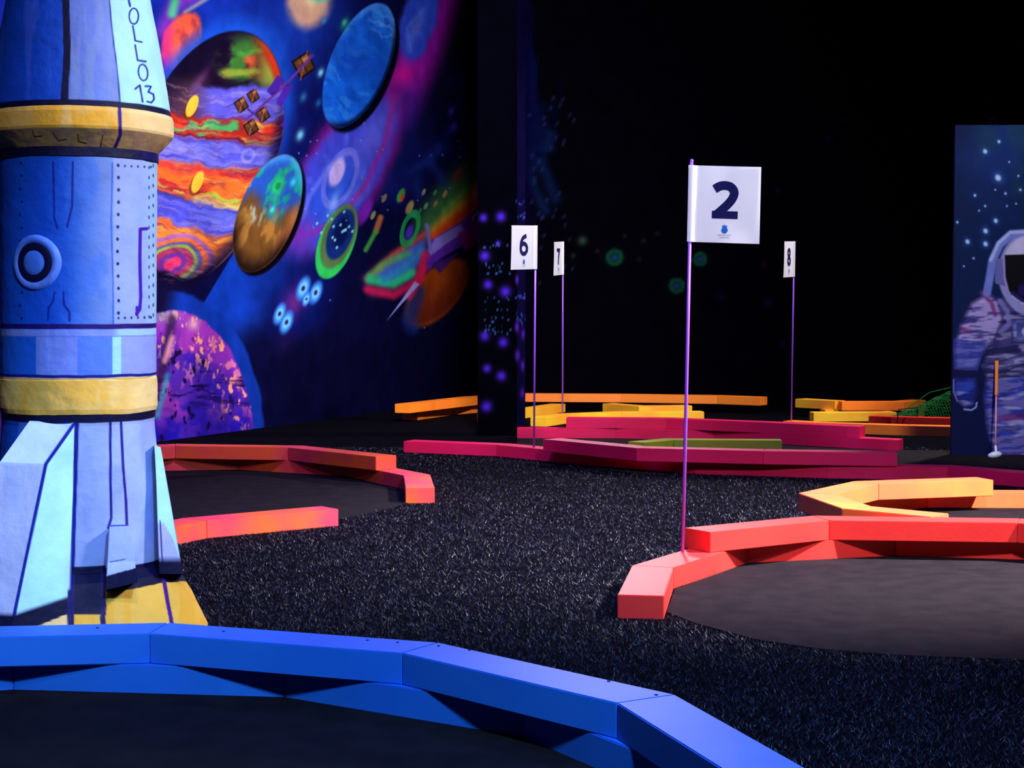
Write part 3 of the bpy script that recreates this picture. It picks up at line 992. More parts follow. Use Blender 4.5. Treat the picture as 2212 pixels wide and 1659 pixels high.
# nose cone
P, n, m, ys, an = lathe_points([(256, 193), (235, 190), (190, 183), (100, 167), (0, 148), (-150, 116), (-300, 78), (-450, 38), (-520, 4)], 420, 1.2, 1)
a = Paint(P, (20, 84, 196))
X, Y = a.X, a.Y
l2 = 236 + (261 - 236) * Y / 235.0
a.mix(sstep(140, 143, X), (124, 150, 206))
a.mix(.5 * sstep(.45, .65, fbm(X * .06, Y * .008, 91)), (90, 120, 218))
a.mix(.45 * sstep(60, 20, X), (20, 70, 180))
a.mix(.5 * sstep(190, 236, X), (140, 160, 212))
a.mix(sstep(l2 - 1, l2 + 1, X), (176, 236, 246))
a.line([(236, 0), (244, 80), (252, 140), (261, 236)], 2.4, (30, 50, 130))
a.line([(146, -200), (142, 0), (145, 110), (138, 236)], 15, NAVY)
sw_ = 3.8
for pts, w in (
    ([(277, -26), (278, 0), (281, 13)], 4.2),
    ([(289 + 10 * math.cos(q) , 35 + 17 * math.sin(q)) for q in np.linspace(0, 6.3, 25)], 3.0),
    ([(287, 56), (292, 88), (306, 91)], 3.4),
    ([(292, 97), (297, 130), (315, 133)], 3.4),
    ([(309 + 10 * math.cos(q) + 1.5 * math.sin(q), 156.5 + 17.5 * math.sin(q)) for q in np.linspace(0, 6.3, 25)], 3.0),
    ([(292, 192), (302, 184), (308, 220)], 3.6),
    ([(314, 186), (326, 187), (320, 199), (331, 203), (333, 214), (327, 222), (318, 219)], 3.4),
):
    a.line(pts, w, (30, 42, 132), 1.0)
a.mix(sstep(240.5, 242, ys), NAVY)
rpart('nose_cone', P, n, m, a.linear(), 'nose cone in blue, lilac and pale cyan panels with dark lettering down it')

# upper yellow collar
P, n, m, ys, an = lathe_points([(254, 192), (256, 196), (264, 199), (294, 199.5), (300, 197), (335, 164)], 110, 1.6, 5)
a = Paint(P, (255, 186, 50))
yellow_wash(a, 95)
a.mix(.7 * sstep(297, 301, ys), (206, 164, 112))
a.mix(.5 * sstep(297, 301, ys) * sstep(.5, .65, fbm(a.X * .04, a.Y * .06, 97)), (170, 128, 110))
a.line([(258, 232), (260, 292), (247, 322)], 7, PURP)
for pts in ([(70, 282), (74, 296), (90, 294)], [(114, 288), (126, 304), (144, 301)], [(168, 290), (170, 306), (186, 310)], [(222, 292), (217, 318)]):
    a.line(pts, 2, (70, 40, 30))
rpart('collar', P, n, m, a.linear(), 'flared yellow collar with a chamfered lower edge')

# black joint
P, n, m, ys, an = lathe_points([(330, 160), (334, 166), (352, 166.5), (355, 163)], 24, 1.2, 9)
a = Paint(P, NAVY)
a.mix(.8 * sstep(270, 330, a.X), (22, 18, 96))
rpart('black_joint', P, n, m, a.linear())

# main hull
P, n, m, ys, an = lathe_points([(352, 164), (520, 163.5), (700, 163), (818, 164)], 420, 1.1, 13)
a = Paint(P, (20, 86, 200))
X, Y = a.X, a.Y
a.mix(sstep(110, 250, X + 26 * (fbm(X * .02, Y * .012, 101) - .5)), (124, 150, 206))  # blue left to lilac right: side shading put into the hull paint
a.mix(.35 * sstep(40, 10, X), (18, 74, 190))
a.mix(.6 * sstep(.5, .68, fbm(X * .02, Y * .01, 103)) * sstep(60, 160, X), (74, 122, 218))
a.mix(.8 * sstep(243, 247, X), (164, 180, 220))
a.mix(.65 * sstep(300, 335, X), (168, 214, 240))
a.line([(243, 352), (240, 480), (244, 600), (245, 700)], 2.2, (40, 80, 190), 1.4, .8)
a.line([(115, 350), (117, 470), (124, 494)], 3.6, (16, 34, 130))
a.line([(157, 350), (156, 445), (145, 490)], 3.6, (16, 34, 130))
a.line([(118, 632), (114, 652), (105, 665), (103, 692)], 3.6, (16, 34, 130))
a.line([(137, 632), (138, 658), (150, 674), (150, 693)], 4, (16, 34, 130))
for k in range(13):
    a.disc(45 + 2 * math.sin(k * 9), 352 + 28 * k, 3.2, 2.4, 0, (14, 30, 110), .3)
    a.disc(255 + 1.2 * math.sin(k * 7), 357 + 26.6 * k, 3.8, 3.0, 0, (20, 22, 90), .3)
for k in range(16):
    a.disc(322, 362 + 21.5 * k, 4, 1.8, 0, (50, 60, 130), .4, .8)
    a.disc(331, 358 + 21.5 * k, 4, 1.8, 0, (50, 60, 130), .4, .8)
for k in range(6):
    a.disc(256 + 14 * k, 358 + .6 * k, 2.8, 2.2, 0, (40, 50, 120), .4, .9)
    a.disc(256 + 14 * k, 687 - .3 * k, 3, 2.2, 0, (20, 22, 90), .3, .9)
a.line([(317, 494), (303, 495), (302, 560), (304, 640), (302, 668), (295, 678)], 6.5, (66, 26, 160))
a.line([(296, 664), (296, 680)], 6, (66, 26, 160))
a.mix(sstep(697, 699, ys) * (1 - sstep(707, 709, ys)), (34, 14, 104))
low = sstep(708, 710, ys)
a.mix(low, (130, 150, 226))
a.mix(low * sstep(240, 262, X), (168, 206, 238))
row = sstep(722, 725, ys) * (1 - sstep(802, 804, ys))
for x0, x1, c in ((-20, 78, (28, 100, 208)), (78, 167, (124, 146, 224)), (167, 243, (90, 130, 220)), (243, 262, (168, 226, 244)), (262, 345, (152, 164, 228))):
    a.mix(row * sstep(x0 - 1.5, x0 + 1.5, X) * (1 - sstep(x1 - 1.5, x1 + 1.5, X)), c)
a.mix(.5 * sstep(721, 723, ys) * (1 - sstep(724, 726, ys)), (90, 110, 200))
yw = ys + 6 * (fbm(X * .012, X * 0, 107) - .5)
a.mix(sstep(803, 805, yw) * (1 - sstep(809, 811, yw)), (22, 24, 120))
a.mix(sstep(810, 812, yw), (244, 190, 90))
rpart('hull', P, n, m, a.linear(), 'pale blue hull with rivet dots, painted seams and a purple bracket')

# lower yellow belt
P, n, m, ys, an = lathe_points([(812, 163), (816, 165.5), (850, 166.5), (876, 166), (886, 163)], 90, 2.2, 17)
a = Paint(P, (255, 190, 72))
yellow_wash(a, 109)
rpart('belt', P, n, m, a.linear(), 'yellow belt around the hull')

# lower body
P, n, m, ys, an = lathe_points([(882, 160), (886, 162.5), (902, 161), (910, 160), (1000, 167), (1100, 171), (1210, 179), (1240, 183)], 330, .8, 21)
a = Paint(P, (20, 86, 200))
X, Y = a.X, a.Y
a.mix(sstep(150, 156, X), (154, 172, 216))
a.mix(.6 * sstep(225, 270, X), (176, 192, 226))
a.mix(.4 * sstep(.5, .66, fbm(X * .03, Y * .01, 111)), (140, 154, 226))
a.line([(238, 905), (239, 1060), (240, 1120), (234, 1140)], 5, (20, 22, 120))
a.line([(261, 905), (266, 1010), (272, 1080), (274, 1136)], 5, (34, 22, 130))
a.line([(238, 1136), (276, 1135)], 3, (60, 70, 170))
a.line([(166, 905), (160, 1100), (156, 1240)], 9, (12, 26, 130))
a.mix(1 - sstep(901, 904, ys + 4 * (fbm(X * .02, X * 0, 113) - .5)), NAVY)
a.mix(sstep(1205, 1208, ys) * sstep(226, 230, X) + sstep(1198, 1202, ys) * (1 - sstep(226, 230, X)), NAVY)
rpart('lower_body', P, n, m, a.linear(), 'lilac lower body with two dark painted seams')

# flared foot
P, n, m, ys, an = lathe_points([(1212, 176), (1216, 184), (1232, 203), (1290, 238), (1340, 262), (1362, 272)], 150, 1.5, 25)
a = Paint(P, (252, 186, 56))
X, Y = a.X, a.Y
a.mix(.5 * sstep(.5, .6, fbm(X * .05, Y * .004, 117)), (252, 204, 96))
edge = 1278 - 22 * sstep(228, 390, X)
a.mix(sstep(228, 231, X) * (1 - sstep(edge - 1.5, edge + 1.5, Y + 4 * (fbm(X * .05, X * 0, 118) - .5))), NAVY)
a.mix((1 - sstep(228, 231, X)) * (1 - sstep(1325, 1329, Y)), NAVY)
a.line([(224, 1240), (222, 1360), (220, 1420)], 11, (30, 16, 84))
a.line([(157, 1240), (155, 1420)], 9, (20, 16, 90))
a.line([(352, 1240), (362, 1300), (374, 1360)], 8, (70, 26, 130))
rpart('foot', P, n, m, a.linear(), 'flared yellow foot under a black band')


def slab(name, front, back, paint, label=None, sub=40):
    """closed prism with gridded faces between matching front and back outlines (rows of left/right points, top to bottom)"""
    V, Fc = [], []

    def patch(a0, a1, b1, b0):
        base = len(V)
        for j in range(sub + 1):
            for i in range(sub + 1):
                u, v = i / sub, j / sub
                V.append((a0 * (1 - u) + a1 * u) * (1 - v) + (b0 * (1 - u) + b1 * u) * v)
        for j in range(sub):
            for i in range(sub):
                k = base + j * (sub + 1) + i
                Fc.append((k, k + sub + 1, k + sub + 2, k + 1))

    for k in range(len(front) - 1):
        (l0, r0), (l1, r1) = front[k], front[k + 1]
        (bl0, br0), (bl1, br1) = back[k], back[k + 1]
        patch(l0, r0, r1, l1)
        patch(r0, br0, br1, r1)
        patch(bl0, l0, l1, bl1)
        patch(br0, bl0, bl1, br1)
    patch(back[0][0], back[0][1], front[0][1], front[0][0])
    patch(front[-1][0], front[-1][1], back[-1][1], back[-1][0])
    P = np.array([tuple(v) for v in V])
    col = paint(P)
    P = P - np.array(rocket.location)[None, :]
    o = mesh_obj(name, P, Fc, M['rocket'], rocket, False, col)
    if label: o['label'] = label
    return o


D_ = at_depth


def ground_at(px, Y):
    v = D_(px, 1400, Y)
    return Vector((v.x, Y, 0.0))


def fin_paint(P):
    a = Paint(P, (186, 196, 230))
    X, Y = a.X, a.Y
    a.mix(.4 * sstep(.5, .65, fbm(X * .03, Y * .008, 121)), (164, 180, 226))
    a.poly([(64, 905), (168, 905), (99, 1002), (-20, 1002)], (196, 222, 244), 1)
    a.poly([(166, 905), (166, 1440), (28, 1440), (30, 1330), (99, 1002)], (176, 236, 246), 1)
    a.mix(.5 * sstep(130, 158, X) * sstep(1150, 1250, Y), (180, 186, 236))
    a.line([(164, 910), (99, 1002), (64, 1170), (28, 1340)], 7, (12, 30, 140))
    a.line([(165, 905), (160, 1100), (154, 1290)], 7, (12, 26, 130))
    a.poly([(-120, 1326), (30, 1330), (170, 1284), (170, 1440), (-120, 1440)], NAVY, 1)
    a.poly([(70, 1357), (170, 1316), (170, 1460), (40, 1460)], (250, 214, 140), 1)
    a.line([(150, 1280), (151, 1440)], 9, (20, 16, 90))
    return a.linear()


fr = [(D_(64, 909, 5.645), D_(163, 912, 5.645)), (D_(0, 998, 5.50), D_(99, 1002, 5.50)), (D_(-70, 1328, 5.38), D_(30, 1330, 5.38)), (ground_at(-85, 5.36), ground_at(12, 5.36))]
bk_ = [(D_(70, 909, 5.75), D_(164, 912, 5.638)), (D_(60, 1002, 5.74), D_(162, 1002, 5.630)), (D_(20, 1330, 5.74), D_(153, 1290, 5.50)), (ground_at(15, 5.70), ground_at(150, 5.45))]
slab('fin', fr, bk_, fin_paint, 'boxy fin with lilac front and pale cyan side')


def fin2_paint(P):
    a = Paint(P, (178, 236, 246))
    X, Y = a.X, a.Y
    a.poly([(335, 1128), (352, 1128), (372, 1160), (400, 1240), (335, 1240)], (176, 184, 236), 1)
    a.line([(346, 1128), (350, 1210)], 2.5, (40, 40, 110))
    a.line([(350, 966), (362, 1040), (391, 1205)], 3, (14, 18, 110), 1.2, .9)
    a.mix(sstep(1206, 1210, Y), NAVY)
    return a.linear()


fr = [(D_(334, 962, 5.80), D_(347, 966, 5.82)), (D_(338, 1040, 5.79), D_(361, 1040, 5.82)), (D_(344, 1215, 5.74), D_(391, 1215, 5.80)), (D_(344, 1240, 5.74), D_(396, 1240, 5.80))]
bk_ = [(D_(330, 962, 6.0), D_(347, 966, 6.0)), (D_(334, 1040, 6.0), D_(359, 1040, 6.0)), (D_(338, 1215, 6.0), D_(389, 1215, 6.0)), (D_(338, 1240, 6.0), D_(394, 1240, 6.0))]
slab('fin', fr, bk_, fin2_paint, 'slim fin in pale cyan', sub=24)


def noz_paint(P):
    a = Paint(P, (182, 196, 240))
    a.line([(234, 1140), (229, 1240)], 4, (40, 90, 200), 2, .8)
    a.line([(282, 1140), (297, 1230)], 2, (90, 110, 200), 2, .7)
    a.line([(238, 1214), (270, 1208)], 1.5, (60, 70, 130))
    a.mix(sstep(1243, 1246, a.Y + .27 * (a.X - 230) + 4 * (fbm(a.X * .1, a.X * 0, 119) - .5)), NAVY)
    return a.linear()


fr = [(D_(236, 1138, 5.608), D_(279, 1136, 5.622)), (D_(231, 1215, 5.585), D_(291, 1212, 5.595)), (D_(229, 1274, 5.525), D_(298, 1258, 5.535))]
bk_ = [(D_(240, 1138, 5.72), D_(276, 1136, 5.72)), (D_(238, 1215, 5.72), D_(288, 1212, 5.72)), (D_(238, 1274, 5.72), D_(290, 1258, 5.72))]
slab('nozzle_fairing', fr, bk_, noz_paint, None, sub=44)

# porthole: moulded ring, dark reveal and round pane
an_ = math.radians(-18.5)
pz = 1.15 + (661 - 567) * RS * .95
pc = Vector((axis_x(pz) + 163 * RS * math.sin(an_), RD - 163 * RS * math.cos(an_), pz))
pn = Vector((math.sin(an_), -math.cos(an_), 0))
pu = Vector((math.cos(an_), math.sin(an_), 0))


def porthole(name, prof, mat, label=None, parent=None):
    bm = bmesh.new()
    seg = 56
    rings = []
    for r, d in prof:
        ring = []
        for s in range(seg):
            q = 2 * math.pi * s / seg
            lat = r * math.cos(q)
            sag = lat * lat / (2 * 163 * RS)            # follow the hull's curve
            v = pc + pu * lat + Vector((0, 0, 1)) * r * math.sin(q) + pn * (d - sag) - rocket.location
            ring.append(bm.verts.new(v))
        rings.append(ring)
    for a_, b_ in zip(rings, rings[1:]):
        for s in range(seg):
            bm.faces.new((a_[s], a_[(s + 1) % seg], b_[(s + 1) % seg], b_[s]))
    if prof[-1][0] < .03:
        bm.faces.new(rings[-1])
    o = bm_obj(name, bm, mat, parent or rocket, True)
    if label: o['label'] = label
    return o


k = RS * .95
mr_ = paint_mat('porthole rim paint', (74, 122, 218), (104, 142, 224), rough=0.6, spec=0.2, scale=14, bump=.3, bscale=40)
mp_ = paint_mat('porthole pane paint', (70, 122, 214), rough=0.6, spec=0.2, scale=14, bump=.2, bscale=40)
rim = porthole('porthole_rim', [(62 * k, -.004), (59 * k, .006), (54 * k, .012), (48 * k, .012), (43 * k, .008), (42 * k, .005)], mr_)
porthole('dark_ring', [(44 * k, .0075), (41 * k, .0095), (29 * k, .0095), (25 * k, .007)], M['navy'])
porthole('porthole_pane', [(29 * k, .004), (26 * k, .0085), (18 * k, .0115), (8 * k, .0125), (1 * k, .013)], mp_)

# ------------------------------------------------------------------ flagsticks


def ribbon(bm, pts, w, closed=False):
    """flat band of width w along a path in the xy plane"""
    pts = [Vector((p[0], p[1], 0)) for p in pts]
    n = len(pts)
    L, R = [], []
    for k in range(n):
        a_ = pts[k - 1] if (k > 0 or closed) else pts[k]
        b_ = pts[(k + 1) % n] if (k < n - 1 or closed) else pts[k]
        t = (b_ - a_).normalized()
        nn = Vector((-t.y, t.x, 0)) * w / 2
        L.append(bm.verts.new(pts[k] + nn))
        R.append(bm.verts.new(pts[k] - nn))
    for k in range(n if closed else n - 1):
        q = (k + 1) % n
        bm.faces.new((L[k], R[k], R[q], L[q]))


def rect(bm, x0, y0, x1, y1, nx=8):
    for k in range(nx):
        a_, b_ = x0 + (x1 - x0) * k / nx, x0 + (x1 - x0) * (k + 1) / nx
        bm.faces.new([bm.verts.new(p) for p in ((a_, y0, 0), (b_, y0, 0), (b_, y1, 0), (a_, y1, 0))])


def oval(cx, cy, rx, ry, n=36):
    return [(cx + rx * math.cos(2 * math.pi * k / n), cy + ry * math.sin(2 * math.pi * k / n)) for k in range(n)]


def smooth_path(pts, n=6):
    """Catmull-Rom through the points"""
    P = [Vector(p) for p in pts]
    P = [P[0] * 2 - P[1]] + P + [P[-1] * 2 - P[-2]]
    out = []
    for k in range(1, len(P) - 2):
        p0, p1, p2, p3 = P[k - 1:k + 3]
        for i in range(n):
            t = i / n
            out.append(.5 * (2 * p1 + (p2 - p0) * t + (2 * p0 - 5 * p1 + 4 * p2 - p3) * t * t + (3 * p1 - p0 - 3 * p2 + p3) * t ** 3))
    out.append(P[-2])
    return out


def digit_mesh(ch):
    """bold sans numeral, .105 wide and .158 high, foot at the origin"""
    bm = bmesh.new()
    if ch == '2':
        ribbon(bm, smooth_path([(-.046, .124), (-.024, .137), (.0, .1405), (.023, .134), (.037, .114), (.032, .090), (.014, .064), (-.012, .038), (-.036, .016)]), .037)
        rect(bm, -.055, 0, .054, .032)
    elif ch == '6':
        ribbon(bm, smooth_path([(.034, .145), (.010, .139), (-.014, .124), (-.032, .096), (-.0395, .056)]), .030)
        ribbon(bm, oval(0, .051, .0395, .038), .030, True)
    elif ch == '7':
        rect(bm, -.052, .124, .052, .158)
        ribbon(bm, smooth_path([(.036, .140), (.010, .075), (-.010, .0)]), .036)
    else:
        ribbon(bm, oval(0, .117, .032, .029), .034, True)
        ribbon(bm, oval(0, .044, .038, .031), .035, True)
    me = bpy.data.meshes.new('numeral')
    bm.to_mesh(me)
    bm.free()
    return me


FW_, FH_ = .306, .325


def flagstick(label, base, H_, num, u, pole_left, tilt=0.0, sag=0.0):
    """u: direction of the flag's text in plan; the pole stands at its left or right edge"""
    root = empty('flagstick', (base[0], base[1], TH))
    tag(root, label, 'flag', 'numbered golf flagsticks')
    bm = bmesh.new()
    top = H_ + (.012 if pole_left else -.012)
    tube_bm(bm, [(0, 0, 0), (tilt * .5, 0, H_ / 2), (tilt, 0, top)], .0075, 12)
    bmesh.ops.create_uvsphere(bm, u_segments=10, v_segments=6, radius=.0085, matrix=Matrix.Translation((tilt, 0, top)))
    bm_obj('pole', bm, M['pole'], root, True)
    u = Vector((u[0], u[1], 0)).normalized()
    nrm = Vector((u.y, -u.x, 0))             # towards the reader
    x0 = -.012 if pole_left else -(FW_ - .012)
    zt = H_ - .006

    def pt(s, v, d=0.0):
        """s along the text 0..FW, v up from the flag's foot"""
        wave = .006 * math.sin(s * 16 + v * 6) * (s if pole_left else FW_ - s) / FW_
        dp = s + x0
        bulge = .0125 * max(0., 1 - (abs(dp) / .024) ** 2)
        tl = tilt * (zt - FH_ + v) / H_
        drop = -sag * (s if pole_left else FW_ - s)
        return u * (s + x0) + nrm * (wave + bulge + d) + Vector((tl, 0, zt - FH_ + v + drop))

    bm = bmesh.new()
    n, m = 64, 16
    for dd in (0.0, -.0015):
        g = [[bm.verts.new(pt(FW_ * i / n, FH_ * j / m, dd)) for i in range(n + 1)] for j in range(m + 1)]
        for j in range(m):
            for i in range(n):
                bm.faces.new((g[j][i], g[j][i + 1], g[j + 1][i + 1], g[j + 1][i]))
    # sleeve behind the pole
    sl = [[bm.verts.new(Vector((tilt, 0, 0)) + u * .013 * math.cos(q) + nrm * .012 * math.sin(q) + Vector((0, 0, zt - FH_ + FH_ * j))) for q in [math.pi * (1 + s / 8) for s in range(9)]] for j in (0, 1)]
    for s in range(8):
        bm.faces.new((sl[0][s], sl[0][s + 1], sl[1][s + 1], sl[1][s]))
    cloth = bm_obj('flag_cloth', bm, M['cloth'], root, True)

    def put(name, me, s0, v0, mat, label=None, d=.0022):
        bm = bmesh.new()
        bm.from_mesh(me)
        bmesh.ops.subdivide_edges(bm, edges=[e for e in bm.edges if e.calc_length() > .05], cuts=2)
        for v in bm.verts:
            v.co = pt(v.co.x + s0, v.co.y + v0, d)
        o = bm_obj(name, bm, mat, cloth)
        if label: o['label'] = label
        return o

    me = digit_mesh(num)
    sc = .158 if pole_left else .150
    put('number', me, sc, .103, M['ink'], 'dark blue number %s' % num)
    bm = bmesh.new()
    bmesh.ops.create_circle(bm, cap_ends=True, segments=24, radius=.0135)
    for k in range(-2, 3):                                    # five-pointed crown
        x, h = k * .0055, (.0275, .0235, .0225)[abs(k)]
        bm.faces.new([bm.verts.new(p) for p in ((x * .7 - .0028, .0125, 0), (x * .7 + .0028, .0125, 0), (x * 1.05, h, 0))])
    ribbon(bm, [(-.0095, .0145), (.0095, .0145)], .0022)
    me = bpy.data.meshes.new('e')
    bm.to_mesh(me)
    bm.free()
    put('emblem', me, sc, .054, M['logo'], 'small blue round crowned emblem', .0026)
    bm = bmesh.new()
    for k in range(-3, 4):
        if k == 0: pass
        w = .003
        x = k * .008
        for q in ((x - w, .0, x + w * .4, .0012), (x - w, .0, x - w + .0012, .006), (x - w * .2, .004, x + w, .0055)):
            bm.faces.new([bm.verts.new(p) for p in ((q[0], q[1], 0), (q[2], q[1], 0), (q[2], q[3], 0), (q[0], q[3], 0))])
    bm.faces.new([bm.verts.new(p) for p in ((-.022, -.008, 0), (.022, -.008, 0), (.022, -.0065, 0), (-.022, -.0065, 0))])
    me = bpy.data.meshes.new('e')
    bm.to_mesh(me)
    bm.free()
    put('caption', me, sc, .030, M['pale_ink'], 'small pale caption', .0026)
    return root


flagstick('white flag with the number 2 on a violet pole, standing on the coral red border', (.735, 7.135), 1.665, '2', (1, -.12), True, .030, .035)
flagstick('white flag with the number 6 on a violet pole, near the dark pillar', (.165, 12.50), 1.667, '6', (.62, .78), False, .012, .033)
flagstick('narrow looking white flag with the number 7, standing just right of flag 6', (.50, 16.45), 1.70, '7', (.33, .944), False, .0, .05)
flagstick('narrow looking white flag with the number 8 between flag 2 and the astronaut board', (2.58, 15.36), 1.66, '8', (.46, .888), False, .012, .037)

# ------------------------------------------------------------------ astronaut board


def build_board():
    y = 12.8
    x0, x1 = at_depth(2056, 900, y).x, at_depth(2056, 900, y).x + 1.30
    z1 = at_depth(2067, 270, y).z
    root = empty('astronaut_board', ((x0 + x1) / 2, y, 0))
    tag(root, 'tall blue board painted with an astronaut, standing on the floor behind the putter', 'board')
    n, m = 240, 420
    xs = np.linspace(x0, x1, n)
    zs = np.linspace(0.0, z1, m)
    U, V = np.meshgrid(xs, zs)
    P = np.stack([U, np.full_like(U, y), V], -1).reshape(-1, 3)
    a = Paint(P, (3, 28, 72))
    CX = 2238.0
    a.X = np.where(a.X > CX, 2 * CX - a.X, a.X)
    X, Y = a.X, a.Y
    a.mix(.8 * sstep(560, 300, Y) * sstep(.3, .65, fbm(X * .012, Y * .008, 131)), (12, 46, 112))
    a.mix(.6 * sstep(.45, .65, fbm(X * .02, Y * .01, 133)) * sstep(470, 400, Y) * sstep(2080, 2130, X), (18, 60, 80))
    a.mix(.7 * sstep(620, 900, Y), (6, 12, 62))
    for cx, cy, s in ((2158, 306, 9), (2128, 327, 14), (2156, 384, 20), (2106, 422, 8), (2151, 477, 13), (2129, 499, 15), (2090, 522, 14), (2129, 527, 15), (2068, 480, 7), (2128, 445, 6), (2172, 418, 7),
                      (2200, 380, 6), (2103, 558, 6), (2082, 575, 5), (2180, 350, 5), (2115, 455, 5), (2175, 445, 5), (2195, 440, 5), (2150, 410, 5), (2204, 410, 7)):
        a.glow(cx, cy, s * .75, s * .9, 60, (60, 110, 190), .9)
        a.disc(cx, cy, s * .28, s * .34, 60, (190, 215, 240), .5)
    wr = fbm(X * .02 + Y * .03, Y * .11, 135, 3)
    wr2 = fbm(X * .02 - Y * .01, Y * .10, 137, 3)
    grey, blue_, dark = (172, 156, 208), (46, 66, 168), (22, 20, 62)

    def cloth(pts, base, lo_, k=1):
        s = a.inside(pts)
        d = a.dseg(list(pts) + [pts[0]])
        mk = np.where(s, sstep(0, 2.5, d), 0) * k
        a.mix(mk, base)
        a.mix(mk * .8 * sstep(.48, .62, wr), lo_)
        a.mix(mk * .5 * sstep(.54, .68, wr2), (214, 206, 238))
        a.mix(mk * .4 * sstep(.58, .66, fbm(X * .03 + Y * .02, Y * .16, 139, 3)), (24, 24, 84))
        a.mix(mk * .75 * (1 - sstep(0, 12, d)), (16, 16, 66))

    # legs, torso, arm, helmet
    cloth([(2128, 812), (2260, 790), (2260, 1000), (2150, 1000), (2130, 930), (2122, 860)], (108, 104, 180), (32, 54, 160))
    a.mix(.5 * (1 - sstep(4, 10, np.abs(Y - 905 + .1 * (X - 2150)))) * sstep(2150, 2160, X), (120, 24, 90))
    cloth([(2148, 640), (2260, 640), (2260, 812), (2128, 820), (2118, 790), (2140, 720)], (70, 66, 120), (30, 28, 76))
    cloth([(2118, 790), (2260, 748), (2260, 772), (2150, 812)], (112, 112, 172), (60, 60, 120))
    cloth([(2136, 628), (2160, 650), (2170, 690), (2150, 740), (2122, 770), (2112, 802), (2062, 798), (2058, 752), (2072, 700), (2096, 652)], grey, (60, 56, 120))
    a.mix(a.inside([(2058, 730), (2130, 740), (2112, 802), (2060, 798)]) * .55, blue_)
    a.line([(2120, 632), (2142, 654), (2150, 680)], 7, (120, 50, 110), 4, .8)
    a.line([(2078, 712), (2096, 716)], 8, (130, 50, 110), 5, .6)
    cloth([(2062, 798), (2112, 800), (2112, 814), (2060, 812)], (20, 22, 80), dark)
    cloth([(2060, 814), (2108, 814), (2116, 848), (2104, 876), (2084, 884), (2066, 868), (2057, 840)], blue_, (20, 34, 110))
    a.line([(2083, 884), (2098, 886), (2108, 880), (2110, 870)], 3, (150, 160, 220))
    a.line([(2060, 820), (2060, 846), (2068, 866)], 2.5, (110, 120, 200))
    cloth([(2180, 688), (2260, 684), (2260, 742), (2184, 742)], (112, 122, 190), (80, 90, 160))
    a.poly([(2196, 698), (2215, 696), (2215, 726), (2196, 728)], (60, 66, 130), .8)
    a.disc(2214, 716, 9, 7, 0, (170, 176, 216), .3)
    a.line([(2160, 650), (2176, 672), (2180, 700), (2162, 716)], 9, (130, 128, 190), 4, .8)
    # hood tube and helmet
    a.disc(2238, 590, 96, 82, 0, (150, 146, 196), .04)
    a.line([(2230, 503), (2185, 506), (2160, 528), (2144, 562), (2138, 600), (2132, 632)], 16, (112, 132, 204), 4)
    a.line([(2230, 500), (2182, 502), (2157, 525), (2140, 562)], 5, (196, 206, 236), 4, .8)
    a.disc(2238, 580, 76, 74, 0, (198, 194, 222), .05)
    a.mix(a.inside([(2150, 560), (2176, 556), (2176, 620), (2150, 612)]) * 1.0, (104, 104, 166))
    a.poly([(2168, 551), (2260, 548), (2260, 660), (2200, 655), (2178, 630), (2170, 600)], (4, 3, 10), 1, 3)
    a.line([(2168, 551), (2170, 600), (2178, 630), (2200, 656), (2238, 664)], 4, (150, 150, 200), 2)
    a.line([(2188, 634), (2210, 650), (2238, 652)], 6, (40, 20, 110), 4)
    a.line([(2186, 640), (2206, 654), (2230, 660)], 3, (200, 190, 220), 2, .9)
    a.disc(2208, 627, 14, 9, 0, (34, 16, 90), .4)
    a.line([(2178, 640), (2198, 668), (2238, 680)], 8, (150, 152, 206), 3)
    off = np.array([root.location.x, y, 0])
    grid_obj('painted_face', P - off, n, m, M['panel_art'], root, a.linear(), smooth=False)
    bm = bmesh.new()
    bmesh.ops.create_cube(bm, size=1, matrix=Matrix.Translation((0, .022, z1 / 2)) @ Matrix.Diagonal((x1 - x0, .04, z1, 1)))
    bm_obj('board_back', bm, M['navy'], root)
    for sx in (-.35, .25):
        bm = bmesh.new()
        bmesh.ops.create_cube(bm, size=1, matrix=Matrix.Translation((sx, .085, (z1 + .06) / 2)) @ Matrix.Diagonal((.07, .07, z1 + .06, 1)))
        bm_obj('support_post', bm, M['black'], root)


build_board()

# ------------------------------------------------------------------ putter leaning on the board
pb = at_depth(2150, 978, 12.52)
pt_ = at_depth(2153, 780, 12.77)
putter = empty('putter', (pb.x, pb.y, 0))
tag(putter, 'golf putter with orange grip and white head leaning on the astronaut board', 'putter')
b0 = Vector((0, 0, .035))
t0 = pt_ - putter.location
d = t0 - b0
bm = bmesh.new(); tube_bm(bm, [b0 + d * .62, b0 + d * .64, b0 + d * .9, t0], .0105, 12, .0155); bm_obj('grip', bm, M['grip'], putter, True)
bm = bmesh.new(); tube_bm(bm, [b0 + d * .06, b0 + d * .63], .0062, 10); bm_obj('shaft', bm, M['shaft'], putter, True)
bm = bmesh.new()
bmesh.ops.create_uvsphere(bm, u_segments=24, v_segments=14, radius=1,
                          matrix=Matrix.Translation((-.006, -.01, .030)) @ Matrix.Rotation(-.16, 4, 'Y') @ Matrix.Diagonal((.054, .026, .026, 1)))
tube_bm(bm, [(.006, 0, .035), b0 + d * .09], .012, 12, .009)
bm_obj('putter_head', bm, M['white'], putter, True)

